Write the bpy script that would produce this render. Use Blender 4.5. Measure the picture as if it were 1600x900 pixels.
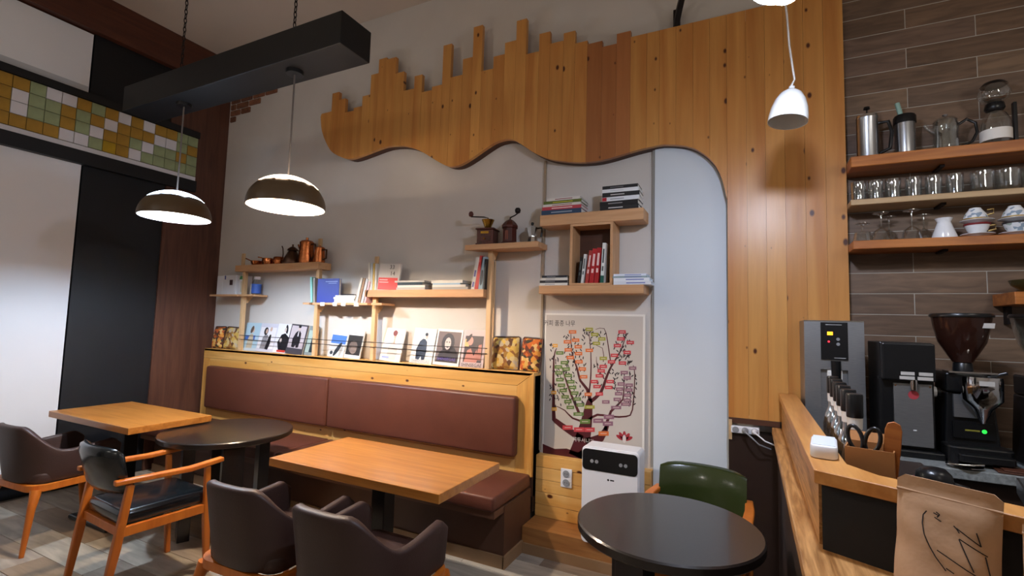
import bpy, bmesh, math, random
from mathutils import Vector, Matrix
random.seed(7)
S = bpy.context.scene
for o in list(bpy.data.objects): bpy.data.objects.remove(o)
COL = S.collection
PI = math.pi

# ------------------------------------------------------------------ camera
FPX = 755.0                                   # focal length in pixels of the 1600 x 900 frame
yaw, pit, rol = (math.radians(a) for a in (-26.26, 4.3, 1.6))
EYE = Vector((0, 0, 1.5))
fw = Vector((math.sin(yaw)*math.cos(pit), math.cos(yaw)*math.cos(pit), math.sin(pit)))
rt = Vector((math.cos(yaw), -math.sin(yaw), 0)); up = rt.cross(fw)
RT = rt*math.cos(rol) + up*math.sin(rol); UP = -rt*math.sin(rol) + up*math.cos(rol)
cam = bpy.data.objects.new('camera', bpy.data.cameras.new('camera')); COL.objects.link(cam)
cam.data.sensor_width = 36; cam.data.lens = FPX*36/1600; cam.data.clip_start = .02
cam.matrix_world = Matrix(((RT.x, UP.x, -fw.x, EYE.x), (RT.y, UP.y, -fw.y, EYE.y), (RT.z, UP.z, -fw.z, EYE.z), (0, 0, 0, 1)))
S.camera = cam
# ------------------------------------------------------------------ world, exposure, added fill lights
w = bpy.data.worlds.new('world'); S.world = w; w.use_nodes = True
w.node_tree.nodes['Background'].inputs[0].default_value = (.75, .8, .9, 1)
w.node_tree.nodes['Background'].inputs[1].default_value = .03
S.view_settings.view_transform = 'Standard'; S.view_settings.look = 'None'
S.view_settings.gamma = 1; S.view_settings.exposure = 0.22; S.view_settings.use_curve_mapping = False
def point_light(name, loc, watts, col, r=.06):
    d = bpy.data.lights.new(name, 'POINT'); d.energy = watts; d.color = col; d.shadow_soft_size = r
    o = bpy.data.objects.new(name, d); COL.objects.link(o); o.location = loc; return o
COOL = (.82, .91, 1); WARM = (1, .80, .58); NEUT = (1, .93, .84)
for i, (x, y, z, wt, cl) in enumerate(((-1.2, -1.4, 3.0, 16, NEUT), (-3.6, -.9, 3.0, 18, NEUT), (1.6, -.6, 3.0, 14, NEUT), (1.45, 1.7, 2.5, 12, NEUT))):
    point_light('fill_light', (x, y, z), wt, cl, .1)  # unseen fill lights added for general brightness, no fixtures behind them

# ------------------------------------------------------------------ helpers
def c(h, a=1):
    h = h.lstrip('#'); v = [int(h[i:i+2], 16)/255 for i in (0, 2, 4)]
    return tuple((x/12.92 if x <= .04045 else ((x+.055)/1.055)**2.4) for x in v) + (a,)
MATS = {}
def mat(name, hx, rough=.5, metal=0, noise=0, ns=8, bump=0, bs=60, trans=0, ior=1.45, emit=0, coat=0, spec=.5, stretch=(1, 1, 1), alpha=1):
    if name in MATS: return MATS[name]
    m = bpy.data.materials.new(name); m.use_nodes = True; MATS[name] = m
    nt = m.node_tree; b = nt.nodes['Principled BSDF']
    col = c(hx) if isinstance(hx, str) else tuple(hx) + (1,)
    b.inputs['Base Color'].default_value = col; b.inputs['Roughness'].default_value = rough; b.inputs['Metallic'].default_value = metal
    b.inputs['Transmission Weight'].default_value = trans; b.inputs['IOR'].default_value = ior; b.inputs['Coat Weight'].default_value = coat
    b.inputs['Specular IOR Level'].default_value = spec; b.inputs['Coat Roughness'].default_value = .12
    b.inputs['Alpha'].default_value = alpha
    if emit: b.inputs['Emission Color'].default_value = col; b.inputs['Emission Strength'].default_value = emit
    if noise or bump:
        tc = nt.nodes.new('ShaderNodeTexCoord'); mp = nt.nodes.new('ShaderNodeMapping'); mp.inputs['Scale'].default_value = stretch
        nt.links.new(tc.outputs['Object'], mp.inputs[0])
    if noise:
        n = nt.nodes.new('ShaderNodeTexNoise'); n.inputs['Scale'].default_value = ns; n.inputs['Detail'].default_value = 5
        nt.links.new(mp.outputs[0], n.inputs['Vector'])
        r = nt.nodes.new('ShaderNodeValToRGB'); r.color_ramp.elements[0].position = .3; r.color_ramp.elements[1].position = .7
        r.color_ramp.elements[0].color = tuple(x*(1-noise) for x in col[:3]) + (1,); r.color_ramp.elements[1].color = tuple(min(1, x*(1+noise*.6)) for x in col[:3]) + (1,)
        nt.links.new(n.outputs['Fac'], r.inputs[0]); nt.links.new(r.outputs[0], b.inputs['Base Color'])
    if bump:
        n = nt.nodes.new('ShaderNodeTexNoise'); n.inputs['Scale'].default_value = bs; n.inputs['Detail'].default_value = 3
        nt.links.new(mp.outputs[0], n.inputs['Vector'])
        bn = nt.nodes.new('ShaderNodeBump'); bn.inputs['Strength'].default_value = bump; bn.inputs['Distance'].default_value = .01
        nt.links.new(n.outputs['Fac'], bn.inputs['Height']); nt.links.new(bn.outputs[0], b.inputs['Normal'])
    return m
def wood(name, dark, light, axis='Z', rough=.42, knots=0, grain=1.0, vary=.16, knotcol='#471c0a', fine=14, coat=0):
    """planks: long soft grain along an axis, each object its own tint and offset; knots as dark ovals"""
    if name in MATS: return MATS[name]
    m = bpy.data.materials.new(name); m.use_nodes = True; MATS[name] = m
    nt = m.node_tree; N = nt.nodes; L = nt.links; b = N['Principled BSDF']; b.inputs['Roughness'].default_value = rough; b.inputs['Coat Weight'].default_value = coat
    tc = N.new('ShaderNodeTexCoord'); oi = N.new('ShaderNodeObjectInfo')
    mul = N.new('ShaderNodeMath'); mul.operation = 'MULTIPLY'; mul.inputs[1].default_value = 61.0; L.new(oi.outputs['Random'], mul.inputs[0])
    add = N.new('ShaderNodeVectorMath'); add.operation = 'ADD'; L.new(tc.outputs['Object'], add.inputs[0]); L.new(mul.outputs[0], add.inputs[1])
    mp = N.new('ShaderNodeMapping'); s = [fine, fine, fine]; s['XYZ'.index(axis)] = fine*.075; mp.inputs['Scale'].default_value = s
    L.new(add.outputs[0], mp.inputs[0])
    n = N.new('ShaderNodeTexNoise'); n.inputs['Scale'].default_value = 1.0; n.inputs['Detail'].default_value = 5; n.inputs['Distortion'].default_value = 1.6*grain
    L.new(mp.outputs[0], n.inputs['Vector'])
    r = N.new('ShaderNodeValToRGB'); r.color_ramp.elements[0].position = .33; r.color_ramp.elements[1].position = .62
    r.color_ramp.elements[0].color = c(dark); r.color_ramp.elements[1].color = c(light); L.new(n.outputs['Fac'], r.inputs[0])
    n2 = N.new('ShaderNodeTexNoise'); n2.inputs['Scale'].default_value = 5.5; n2.inputs['Detail'].default_value = 6; n2.inputs['Distortion'].default_value = .4
    L.new(mp.outputs[0], n2.inputs['Vector'])
    r2 = N.new('ShaderNodeValToRGB'); r2.color_ramp.elements[0].position = .35; r2.color_ramp.elements[0].color = (.78, .74, .70, 1); r2.color_ramp.elements[1].position = .6
    L.new(n2.outputs['Fac'], r2.inputs[0])
    mx = N.new('ShaderNodeMix'); mx.data_type = 'RGBA'; mx.blend_type = 'MULTIPLY'; mx.inputs[0].default_value = .55*grain
    L.new(r.outputs[0], mx.inputs[6]); L.new(r2.outputs[0], mx.inputs[7])
    hs = N.new('ShaderNodeHueSaturation'); mr = N.new('ShaderNodeMapRange'); mr.inputs[3].default_value = 1-vary; mr.inputs[4].default_value = 1+vary*.7
    L.new(oi.outputs['Random'], mr.inputs[0]); L.new(mr.outputs[0], hs.inputs['Value']); L.new(mx.outputs[2], hs.inputs['Color'])
    out = hs.outputs[0]
    if knots:
        mk_ = N.new('ShaderNodeMapping'); s = [9.0, 9.0, 9.0]; s['XYZ'.index(axis)] = 5.5; mk_.inputs['Scale'].default_value = s
        sp_ = N.new('ShaderNodeSeparateXYZ'); cb = N.new('ShaderNodeCombineXYZ'); L.new(add.outputs[0], sp_.inputs[0]); L.new(sp_.outputs[0], cb.inputs[0]); L.new(sp_.outputs[2], cb.inputs[1])
        mk_.inputs['Scale'].default_value = (s[0], s[2], 1); L.new(cb.outputs[0], mk_.inputs[0])
        v = N.new('ShaderNodeTexVoronoi'); v.voronoi_dimensions = '2D'; v.inputs['Scale'].default_value = 1.0; L.new(mk_.outputs[0], v.inputs['Vector'])
        sx = N.new('ShaderNodeSeparateColor'); L.new(v.outputs['Color'], sx.inputs[0])
        th = N.new('ShaderNodeMapRange'); th.inputs[1].default_value = 1-knots; th.inputs[2].default_value = 1; th.inputs[3].default_value = 0; th.inputs[4].default_value = .115; L.new(sx.outputs[0], th.inputs[0])
        df = N.new('ShaderNodeMath'); df.operation = 'SUBTRACT'; L.new(th.outputs[0], df.inputs[0]); L.new(v.outputs['Distance'], df.inputs[1])
        st = N.new('ShaderNodeMapRange'); st.inputs[1].default_value = -.035; st.inputs[2].default_value = .03; st.inputs[3].default_value = 0; st.inputs[4].default_value = 1; L.new(df.outputs[0], st.inputs[0])
        gt = N.new('ShaderNodeMath'); gt.operation = 'GREATER_THAN'; gt.inputs[1].default_value = .002; L.new(th.outputs[0], gt.inputs[0])
        ml = N.new('ShaderNodeMath'); ml.operation = 'MULTIPLY'; L.new(st.outputs[0], ml.inputs[0]); L.new(gt.outputs[0], ml.inputs[1])
        kx = N.new('ShaderNodeMix'); kx.data_type = 'RGBA'; L.new(ml.outputs[0], kx.inputs[0]); L.new(out, kx.inputs[6]); kx.inputs[7].default_value = c(knotcol)
        out = kx.outputs[2]
    L.new(out, b.inputs['Base Color'])
    bn = N.new('ShaderNodeBump'); bn.inputs['Strength'].default_value = .12; bn.inputs['Distance'].default_value = .004; L.new(n2.outputs['Fac'], bn.inputs['Height']); L.new(bn.outputs[0], b.inputs['Normal'])
    return m
def tinted(name, hexes, rough=.5, noise=.25, ns=6, stretch=(1, 1, 1), bump=.1):
    """pieces (tiles, bricks): one colour of a list for each object, mottled"""
    if name in MATS: return MATS[name]
    m = bpy.data.materials.new(name); m.use_nodes = True; MATS[name] = m
    nt = m.node_tree; N = nt.nodes; L = nt.links; b = N['Principled BSDF']; b.inputs['Roughness'].default_value = rough
    oi = N.new('ShaderNodeObjectInfo'); r = N.new('ShaderNodeValToRGB'); r.color_ramp.interpolation = 'CONSTANT'
    e = r.color_ramp.elements
    while len(e) < len(hexes): e.new(.5)
    for i, h in enumerate(hexes): e[i].position = i/len(hexes); e[i].color = c(h)
    L.new(oi.outputs['Random'], r.inputs[0])
    tc = N.new('ShaderNodeTexCoord'); mul = N.new('ShaderNodeMath'); mul.operation = 'MULTIPLY'; mul.inputs[1].default_value = 53; L.new(oi.outputs['Random'], mul.inputs[0])
    add = N.new('ShaderNodeVectorMath'); L.new(tc.outputs['Object'], add.inputs[0]); L.new(mul.outputs[0], add.inputs[1])
    mp = N.new('ShaderNodeMapping'); mp.inputs['Scale'].default_value = stretch; L.new(add.outputs[0], mp.inputs[0])
    n = N.new('ShaderNodeTexNoise'); n.inputs['Scale'].default_value = ns; n.inputs['Detail'].default_value = 7; n.inputs['Distortion'].default_value = .8; L.new(mp.outputs[0], n.inputs['Vector'])
    mr = N.new('ShaderNodeMapRange'); mr.inputs[1].default_value = .3; mr.inputs[2].default_value = .7; mr.inputs[3].default_value = 1-noise; mr.inputs[4].default_value = 1+noise*.6; L.new(n.outputs['Fac'], mr.inputs[0])
    hs = N.new('ShaderNodeHueSaturation'); L.new(mr.outputs[0], hs.inputs['Value']); L.new(r.outputs[0], hs.inputs['Color']); L.new(hs.outputs[0], b.inputs['Base Color'])
    bn = N.new('ShaderNodeBump'); bn.inputs['Strength'].default_value = bump; bn.inputs['Distance'].default_value = .01; L.new(n.outputs['Fac'], bn.inputs['Height']); L.new(bn.outputs[0], b.inputs['Normal'])
    return m

def thin_glass(name, hx, refl):
    """thin-walled glass: clear with a sharp sheen"""
    m = bpy.data.materials.new(name); m.use_nodes = True; MATS[name] = m; nt = m.node_tree; N = nt.nodes; L = nt.links
    for n in list(N):
        if n.type == 'BSDF_PRINCIPLED': N.remove(n)
    t = N.new('ShaderNodeBsdfTransparent'); t.inputs[0].default_value = c(hx); g = N.new('ShaderNodeBsdfGlossy'); g.inputs['Roughness'].default_value = .04; g.inputs['Color'].default_value = (.95, .97, 1, 1)
    lw = N.new('ShaderNodeLayerWeight'); lw.inputs[0].default_value = .35; mr = N.new('ShaderNodeMapRange'); mr.inputs[3].default_value = refl*.5; mr.inputs[4].default_value = .75; L.new(lw.outputs['Facing'], mr.inputs[0])
    mx = N.new('ShaderNodeMixShader'); L.new(mr.outputs[0], mx.inputs[0]); L.new(t.outputs[0], mx.inputs[1]); L.new(g.outputs[0], mx.inputs[2]); L.new(mx.outputs[0], N['Material Output'].inputs[0])
    return m
class G:
    """collects plain shapes into one mesh"""
    def __init__(s): s.v = []; s.f = []
    def add(s, vs, fs, M=None):
        n = len(s.v); s.v += [tuple((M @ Vector(v)) if M else v) for v in vs]; s.f += [tuple(i+n for i in f) for f in fs]; return s
    def box(s, x0, x1, y0, y1, z0, z1, M=None):
        v = [(x0, y0, z0), (x1, y0, z0), (x1, y1, z0), (x0, y1, z0), (x0, y0, z1), (x1, y0, z1), (x1, y1, z1), (x0, y1, z1)]
        return s.add(v, [(0, 3, 2, 1), (4, 5, 6, 7), (0, 1, 5, 4), (1, 2, 6, 5), (2, 3, 7, 6), (3, 0, 4, 7)], M)
    def lathe(s, prof, cx=0, cy=0, seg=24, M=None, cap0=True, cap1=True):
        v = []; f = []; k = len(prof)
        for i in range(seg):
            a = 2*PI*i/seg
            for r, z in prof: v.append((cx+r*math.cos(a), cy+r*math.sin(a), z))
        for i in range(seg):
            j = (i+1) % seg
            for q in range(k-1): f.append((i*k+q, j*k+q, j*k+q+1, i*k+q+1))
        if cap0 and prof[0][0] > 1e-4: f.append(tuple(i*k for i in range(seg))[::-1])
        if cap1 and prof[-1][0] > 1e-4: f.append(tuple(i*k+k-1 for i in range(seg)))
        return s.add(v, f, M)
    def tube(s, pts, r, seg=8, M=None, closed=False):
        pts = [Vector(p) for p in pts]; n = len(pts); v = []; f = []; pn = None
        rr = r if isinstance(r, (list, tuple)) else [r]*n
        for i, p in enumerate(pts):
            a = pts[(i-1) % n] if (closed or i) else p; b = pts[(i+1) % n] if (closed or i < n-1) else p
            t = (b-a).normalized()
            if pn is None:
                q = Vector((0, 0, 1)) if abs(t.z) < .9 else Vector((1, 0, 0)); pn = (q-t*q.dot(t)).normalized()
            else: pn = (pn-t*pn.dot(t)).normalized()
            bn = t.cross(pn)
            for k in range(seg):
                an = 2*PI*k/seg; v.append(tuple(p+(pn*math.cos(an)+bn*math.sin(an))*rr[i]))
        for i in range(n if closed else n-1):
            j = (i+1) % n
            for k in range(seg): l = (k+1) % seg; f.append((i*seg+k, i*seg+l, j*seg+l, j*seg+k))
        if not closed: f.append(tuple(range(seg))[::-1]); f.append(tuple((n-1)*seg+k for k in range(seg)))
        return s.add(v, f, M)
    def bar(s, pts, wd, th, M=None, side=(0, 0, 1)):
        """a rectangular bar along a path; wd / th may be lists; side = direction of th"""
        pts = [Vector(p) for p in pts]; n = len(pts); v = []; f = []
        ww = wd if isinstance(wd, (list, tuple)) else [wd]*n; tt = th if isinstance(th, (list, tuple)) else [th]*n
        for i, p in enumerate(pts):
            t = (pts[min(i+1, n-1)]-pts[max(i-1, 0)]).normalized(); sd = Vector(side); sd = (sd-t*sd.dot(t)).normalized(); bn = t.cross(sd)
            for a, b in ((-1, -1), (1, -1), (1, 1), (-1, 1)): v.append(tuple(p+bn*a*ww[i]/2+sd*b*tt[i]/2))
        for i in range(n-1):
            for k in range(4): l = (k+1) % 4; f.append((i*4+k, i*4+l, i*4+4+l, i*4+4+k))
        f.append((3, 2, 1, 0)); f.append(tuple((n-1)*4+k for k in range(4)))
        return s.add(v, f, M)
    def prism(s, poly, d0, d1, plane='XZ', M=None):
        """outline (a, b) pushed from d0 to d1 along the third axis"""
        n = len(poly)
        def p(a, b, d): return {'XZ': (a, d, b), 'XY': (a, b, d), 'YZ': (d, a, b)}[plane]
        v = [p(a, b, d0) for a, b in poly] + [p(a, b, d1) for a, b in poly]
        f = [tuple(range(n)), tuple(range(2*n-1, n-1, -1))] + [(i, i+n, (i+1) % n+n, (i+1) % n) for i in range(n)]
        return s.add(v, f, M)
    def flat(s, poly, d, plane='XZ', M=None):
        def p(a, b): return {'XZ': (a, d, b), 'XY': (a, b, d), 'YZ': (d, a, b)}[plane]
        return s.add([p(a, b) for a, b in poly], [tuple(range(len(poly)))], M)
    def stroke(s, pts, wd, d, plane='XZ', M=None):
        """a flat brush stroke"""
        n = len(pts); ww = wd if isinstance(wd, (list, tuple)) else [wd]*n; L_ = []; R_ = []
        for i, (a, b) in enumerate(pts):
            a0, b0 = pts[max(i-1, 0)]; a1, b1 = pts[min(i+1, n-1)]; dx, dy = a1-a0, b1-b0; q = math.hypot(dx, dy) or 1
            L_.append((a-dy/q*ww[i]/2, b+dx/q*ww[i]/2)); R_.append((a+dy/q*ww[i]/2, b-dx/q*ww[i]/2))
        for i in range(n-1): s.flat([L_[i], L_[i+1], R_[i+1], R_[i]], d, plane, M)
        return s
    def build(s, name, m, parent=None, smooth=0, bevel=0, seg=2, label=None, world=False, mods=()):
        me = bpy.data.meshes.new(name); vs = s.v
        if world and parent is not None:
            inv = chain(parent).inverted(); vs = [tuple(inv @ Vector(v)) for v in vs]
        me.from_pydata(vs, [], s.f)
        bm = bmesh.new(); bm.from_mesh(me)
        bmesh.ops.recalc_face_normals(bm, faces=bm.faces) if s.closed() else None
        if bevel:
            es = [e for e in bm.edges if len(e.link_faces) == 2 and e.calc_face_angle(0) > .5]
            bmesh.ops.bevel(bm, geom=es, offset=bevel, segments=seg, affect='EDGES', profile=.5, clamp_overlap=True)
        bm.to_mesh(me); bm.free()
        if smooth:
            me.polygons.foreach_set('use_smooth', [True]*len(me.polygons)); me.set_sharp_from_angle(angle=math.radians(smooth))
        me.materials.append(MATS[m] if isinstance(m, str) else m); me.update()
        o = bpy.data.objects.new(name, me); COL.objects.link(o)
        if parent is not None: o.parent = parent
        if label: o['label'] = label
        for k, kw in mods:
            q = o.modifiers.new(k.lower(), k)
            for a, b in kw.items(): setattr(q, a, b)
        return o
    def closed(s): return len(s.f) > 1
def chain(o):
    M = Matrix.Identity(4)
    while o is not None: M = o.matrix_basis @ M; o = o.parent
    return M
def B(*a): return G().box(*a)
def tag(o, label, cat, group=None):
    o['label'] = label; o['category'] = cat
    if group: o['group'] = group
    return o
def thing(name, label, cat, loc=(0, 0, 0), rz=0, group=None):
    o = bpy.data.objects.new(name, None); COL.objects.link(o); o.location = loc; o.rotation_euler = (0, 0, rz); o.empty_display_size = .05
    return tag(o, label, cat, group)
def struct(o): o['kind'] = 'structure'; return o
def copy_tree(o, parent=None, keep=None):
    n = o.copy(); COL.objects.link(n); n.parent = parent
    for ch in [x for x in bpy.data.objects if x.parent == o and x != n]: copy_tree(ch, n)
    return n
def piece(name, src, parent):
    o = bpy.data.objects.new(name, src); COL.objects.link(o); o.parent = parent; return o
def text(s_, size, m, parent, name, x, y, z, M=None, align='CENTER', sx=1, world=False):
    """flat lettering facing -Y, centred at x, z"""
    cu = bpy.data.curves.new('lettering', 'FONT'); cu.body = s_; cu.size = size; cu.align_x = align; cu.align_y = 'CENTER'; cu.resolution_u = 2
    t = bpy.data.objects.new('lettering', cu); COL.objects.link(t)
    me = bpy.data.meshes.new_from_object(t); bpy.data.objects.remove(t); bpy.data.curves.remove(cu)
    inv = chain(parent).inverted() if (world and parent is not None) else Matrix.Identity(4)
    for v in me.vertices:
        p = Vector((x+v.co.x*sx, y, z+v.co.y)); v.co = inv @ ((M @ p) if M else p)
    me.materials.clear(); me.materials.append(MATS[m] if isinstance(m, str) else m)
    o = bpy.data.objects.new(name, me); COL.objects.link(o); o.parent = parent; return o
def onY(px, py, Y):
    """the point of the plane y = Y that was measured at a pixel of the photograph"""
    d = fw + RT*((px-800)/FPX) - UP*((py-450)/FPX); return EYE + d*((Y-EYE.y)/d.y)
def XZ(px, py, Y): p = onY(px, py, Y); return (p.x, p.z)
def ell(cx, cz, rx, rz, n=14, a0=0, rot=0):
    return [(cx+rx*math.cos(a)*math.cos(rot)-rz*math.sin(a)*math.sin(rot), cz+rx*math.cos(a)*math.sin(rot)+rz*math.sin(a)*math.cos(rot)) for a in (a0+2*PI*i/n for i in range(n))]
def rrect(x0, x1, z0, z1, r, n=4):
    out = []
    for (cx, cz, a) in ((x1-r, z1-r, 0), (x0+r, z1-r, PI/2), (x0+r, z0+r, PI), (x1-r, z0+r, 1.5*PI)):
        for i in range(n+1): out.append((cx+r*math.cos(a+PI/2*i/n), cz+r*math.sin(a+PI/2*i/n)))
    return out

# ------------------------------------------------------------------ materials
mat('wall_paint', '#cfc9c2', .75, noise=.05, ns=2.5, bump=.05, bs=90)
mat('board_paint', '#d2dae0', .55, noise=.03, ns=2)
mat('ceiling_paint', '#c9bdb0', .85, noise=.04, ns=2)
mat('blind_white', '#e2e2e4', .7, noise=.03, ns=1.5)
mat('black_paint', '#0a0c11', .6, noise=.2, ns=4)
mat('black_frame', '#0d0d10', .5)
mat('beam_black', '#0b0c0f', .5, noise=.15, ns=5)
wood('brown_panel', '#4a2b1e', '#5c3828', 'Z', .55, vary=.05)
wood('brown_beam', '#4a2415', '#5a2e1b', 'Y', .55, vary=.05)
wood('pine_v', '#bb7a3a', '#d0964f', 'Z', .34, knots=.27, vary=.05, fine=6, grain=.7)
wood('pine_v_dark', '#9d6032', '#aa6c3c', 'Z', .36, knots=.3, vary=.05, fine=7, grain=.6)
wood('pine_h', '#d29a4c', '#e0b068', 'X', .42, knots=.3, vary=.05, fine=8, grain=.6)
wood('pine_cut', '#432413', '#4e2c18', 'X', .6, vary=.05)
wood('shelf_pine', '#c09062', '#d0a276', 'X', .5, vary=.04, grain=.6)
wood('post_pine', '#cfa878', '#dcb88a', 'Z', .5, vary=.06, grain=.6)
wood('table_wood', '#aa6a28', '#bf7f3a', 'X', .3, vary=.05, grain=.9, coat=.15)
wood('chair_wood', '#b8621c', '#cc7424', 'Z', .4, vary=.06, grain=.5)
wood('oak', '#8f5f2c', '#c8955a', 'Y', .45, vary=.05, grain=1.5, fine=26)
wood('ledge_wood', '#b97a38', '#cf9350', 'Y', .4, vary=.04, grain=.8)
wood('rack_wood', '#9c5620', '#bd7434', 'X', .4, vary=.08, grain=1.2)
wood('rack_pale', '#b99a70', '#c9ab82', 'X', .5, vary=.04, grain=.7)
wood('mill_wood', '#3a1710', '#55241a', 'Z', .35, vary=.1)
tinted('floor_tile', ['#8f8273', '#a39584', '#81705f', '#9a9184', '#8a7660', '#aca291'], .45, .3, 3.0, (1, 6, 1), .06)
tinted('wall_tile', ['#6e5643', '#755c48', '#70594a', '#68513f', '#78604b', '#6c5645'], .5, .35, 4.0, (1.2, 1, 7), .1)
tinted('brick', ['#8a5a40', '#7c5038', '#9a6a4c', '#6e4836'], .9, .35, 25, (1, 1, 1), .5)
mat('grout', '#b4ada2', .9); mat('floor_grout', '#6b6258', .9)
mat('tile_ochre', '#a07a2c', .35, noise=.2, ns=14); mat('tile_green', '#8f9a72', .35, noise=.18, ns=14); mat('tile_white', '#d2cfd2', .3, noise=.05, ns=9); mat('tile_yellow', '#a8881c', .35, noise=.2, ns=14)
mat('leather_brown', '#613628', .42, noise=.12, ns=5, bump=.12, bs=180)
mat('leather_dark', '#362420', .5, noise=.1, ns=5, bump=.12, bs=200)
mat('leather_black', '#11161a', .22, noise=.1, ns=6, bump=.06, bs=120, coat=.4)
mat('leather_green', '#2a3416', .2, noise=.12, ns=6, bump=.06, bs=120, coat=.5)
mat('bench_base', '#553726', .5, noise=.12, ns=4)
mat('base_board', '#8d6e4e', .5, noise=.1, ns=6)
mat('table_black', '#1c1613', .33, coat=.5, noise=.2, ns=60, bump=.03, bs=300)
mat('steel', '#b8bbbf', .28, 1, noise=.06, ns=20); mat('steel_brushed', '#9b9d9f', .42, .9, noise=.08, ns=30, stretch=(1, 1, 12))
mat('chrome', '#d5d7da', .08, 1); mat('black_plastic', '#0f1012', .32); mat('black_matte', '#070607', .7)
mat('white_plastic', '#e4e4e6', .35); mat('white_porcelain', '#e9eaec', .15, coat=.3); mat('grey_plastic', '#8b8d90', .4)
mat('copper', '#b8693a', .25, 1, noise=.25, ns=40, bump=.3, bs=70); mat('dark_brass', '#4a3020', .35, .8, noise=.2, ns=20)
mat('brass', '#b58a3a', .25, 1); mat('iron', '#1b1414', .5, .4)
thin_glass('glass', '#f2f6f6', .3); mat('glass_tint', '#c9b48a', .05, trans=1, ior=1.45)
mat('smoke_glass', '#3a2018', .12, trans=.35, ior=1.45); mat('beans', '#2a140c', .6, noise=.4, ns=90, bump=.8, bs=90)
mat('paper', '#e6e2da', .8); mat('paper_grey', '#b9b5ae', .8); mat('paper_cool', '#cdd6df', .8); mat('paper_warm', '#d8c8b0', .8)
mat('kraft', '#b08b69', .75, noise=.12, ns=9, bump=.25, bs=22); mat('cardboard', '#a8713e', .75, noise=.1, ns=10); mat('ink', '#15110f', .8)
mat('stone', '#8b8f8d', .35, noise=.35, ns=90); mat('counter_dark', '#2a1a12', .5, noise=.15, ns=5)
mat('enamel_white', '#e8e9e6', .2, coat=.3); mat('cord_grey', '#6b6460', .6); mat('cord_white', '#d8d4cf', .5)
mat('lamp_black', '#57452f', .4, noise=.1, ns=6); mat('lamp_inside', '#f2efe8', .6)
# ================================================================== the room
XL, XR, YB, YF, ZC = -5.25, 3.2, 3.32, -3.2, 4.35
floor = struct(B(XL-.1, XR+.1, YF-.1, YB+.1, -.1, -.006).build('floor', 'floor_grout')); floor['label'] = 'wood-look tiled cafe floor'
ft = {}
for wq in (.45, .9):
    me = B(.0015, wq-.0015, .0015, .1985, -.012, 0).build('x', 'floor_tile', bevel=.001, seg=1); ft[wq] = me.data; bpy.data.objects.remove(me)
y = YB-.2; k = 0
while y > YF-.05:
    x = XL + (0, -.45)[k % 2]
    if k % 2: q = piece('floor_tile', ft[.45], floor); q.location = (XL, y, 0); x = XL+.45
    while x < XR:
        q = piece('floor_tile', ft[.9], floor); q.location = (x, y, 0); x += .9
    y -= .2; k += 1
ceiling = struct(B(XL-.1, XR+.1, YF-.1, YB+.1, ZC, ZC+.1).build('ceiling', 'ceiling_paint'))
wall_back = struct(B(XL-.1, .5, YB, YB+.1, 0, ZC).build('wall_back', 'wall_paint'))
struct(B(XR, XR+.1, YF, YB, 0, ZC).build('wall_right', 'wall_paint'))
struct(B(XL, XR, YF-.1, YF, 0, ZC).build('wall_front', 'wall_paint'))
wall_left = struct(B(XL-.15, XL-.05, YF, YB, 0, ZC).build('wall_left', 'black_paint'))
# white board at the right of the poster and the joints of the wall boards
B(-.57, -.118, 3.295, YB, .0, 2.80).build('wall_board', 'board_paint', wall_back, label='white painted wall board')
B(-.588, -.572, 3.30, YB, .6, 2.74).build('joint_strip', mat('strip_grey', '#8d8a84', .7), wall_back)
B(-1.385, -1.37, 3.30, YB, .6, 2.74).build('joint_strip', mat('strip_beige', '#a3917c', .7), wall_back)
# bare bricks at the top of the wall
for i, (x0, x1, z) in enumerate(((-5.22, -5.06, 3.98), (-5.05, -4.86, 3.98), (-4.85, -4.66, 3.98), (-4.65, -4.46, 3.98), (-5.22, -5.13, 3.91), (-5.12, -4.92, 3.91), (-4.91, -4.72, 3.91),
                                (-5.22, -5.05, 3.84), (-5.04, -4.88, 3.84), (-5.22, -5.12, 3.77))):
    B(x0, x1-.012, 3.306, YB+.01, z-.1, z-.042).build('brick', 'brick', wall_back, bevel=.004, seg=1)
# tiled wall behind the bar
wall_tiled = struct(B(.5, XR+.1, YB+.002, YB+.1, 0, ZC).build('wall_back_bar', 'grout')); wall_tiled['label'] = 'wall of long brown wood-look tiles behind the bar'
me = B(.002, .598, -.012, 0, .002, .114).build('x', 'wall_tile', bevel=.001, seg=1); tm = me.data; bpy.data.objects.remove(me)
me = B(.002, .298, -.012, 0, .002, .114).build('x', 'wall_tile', bevel=.001, seg=1); th = me.data; bpy.data.objects.remove(me)
z = .8; k = 0
while z < ZC-.02:
    x = .505
    if k % 2: q = piece('wall_tile', th, wall_tiled); q.location = (x, YB+.012, z); x += .3
    x0 = x
    while x < 2.2:
        q = piece('wall_tile', tm, wall_tiled); q.location = (x, YB+.012, z); x += .6
    z += .116; k += 1
# left wall: blinds, dark panels, brown pier, beams with a band of square tiles
for n_, z0, z1 in ((1, .12, 2.79), (2, 3.43, 3.985)):
    wdw = struct(B(XL-.05, XL-.03, -1.2, 2.045, z0, z1).build('window_%d' % n_, 'black_frame'))
    B(XL-.03, XL-.012, -1.19, 2.045, z0+.01, z1).build('blind', 'blind_white', wdw, label='white blind drawn over the window')
    if n_ == 2: B(XL-.03, XL-.008, -1.19, 2.04, z0, z0+.07).build('blind_hem', mat('hem', '#b9babd', .7), wdw)
B(XL-.05, XL-.02, 2.06, 2.73, 0, 2.8).build('black_panel', 'black_paint', wall_left)
B(XL-.05, XL-.02, 2.06, 2.8, 3.4, 4.0).build('black_panel', 'black_paint', wall_left)
tr = struct(B(XL-.05, XL, 2.73, YB, 0, 4.0).build('trim_1', 'brown_panel')); tr['label'] = 'brown wooden pier in the room corner'
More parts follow.
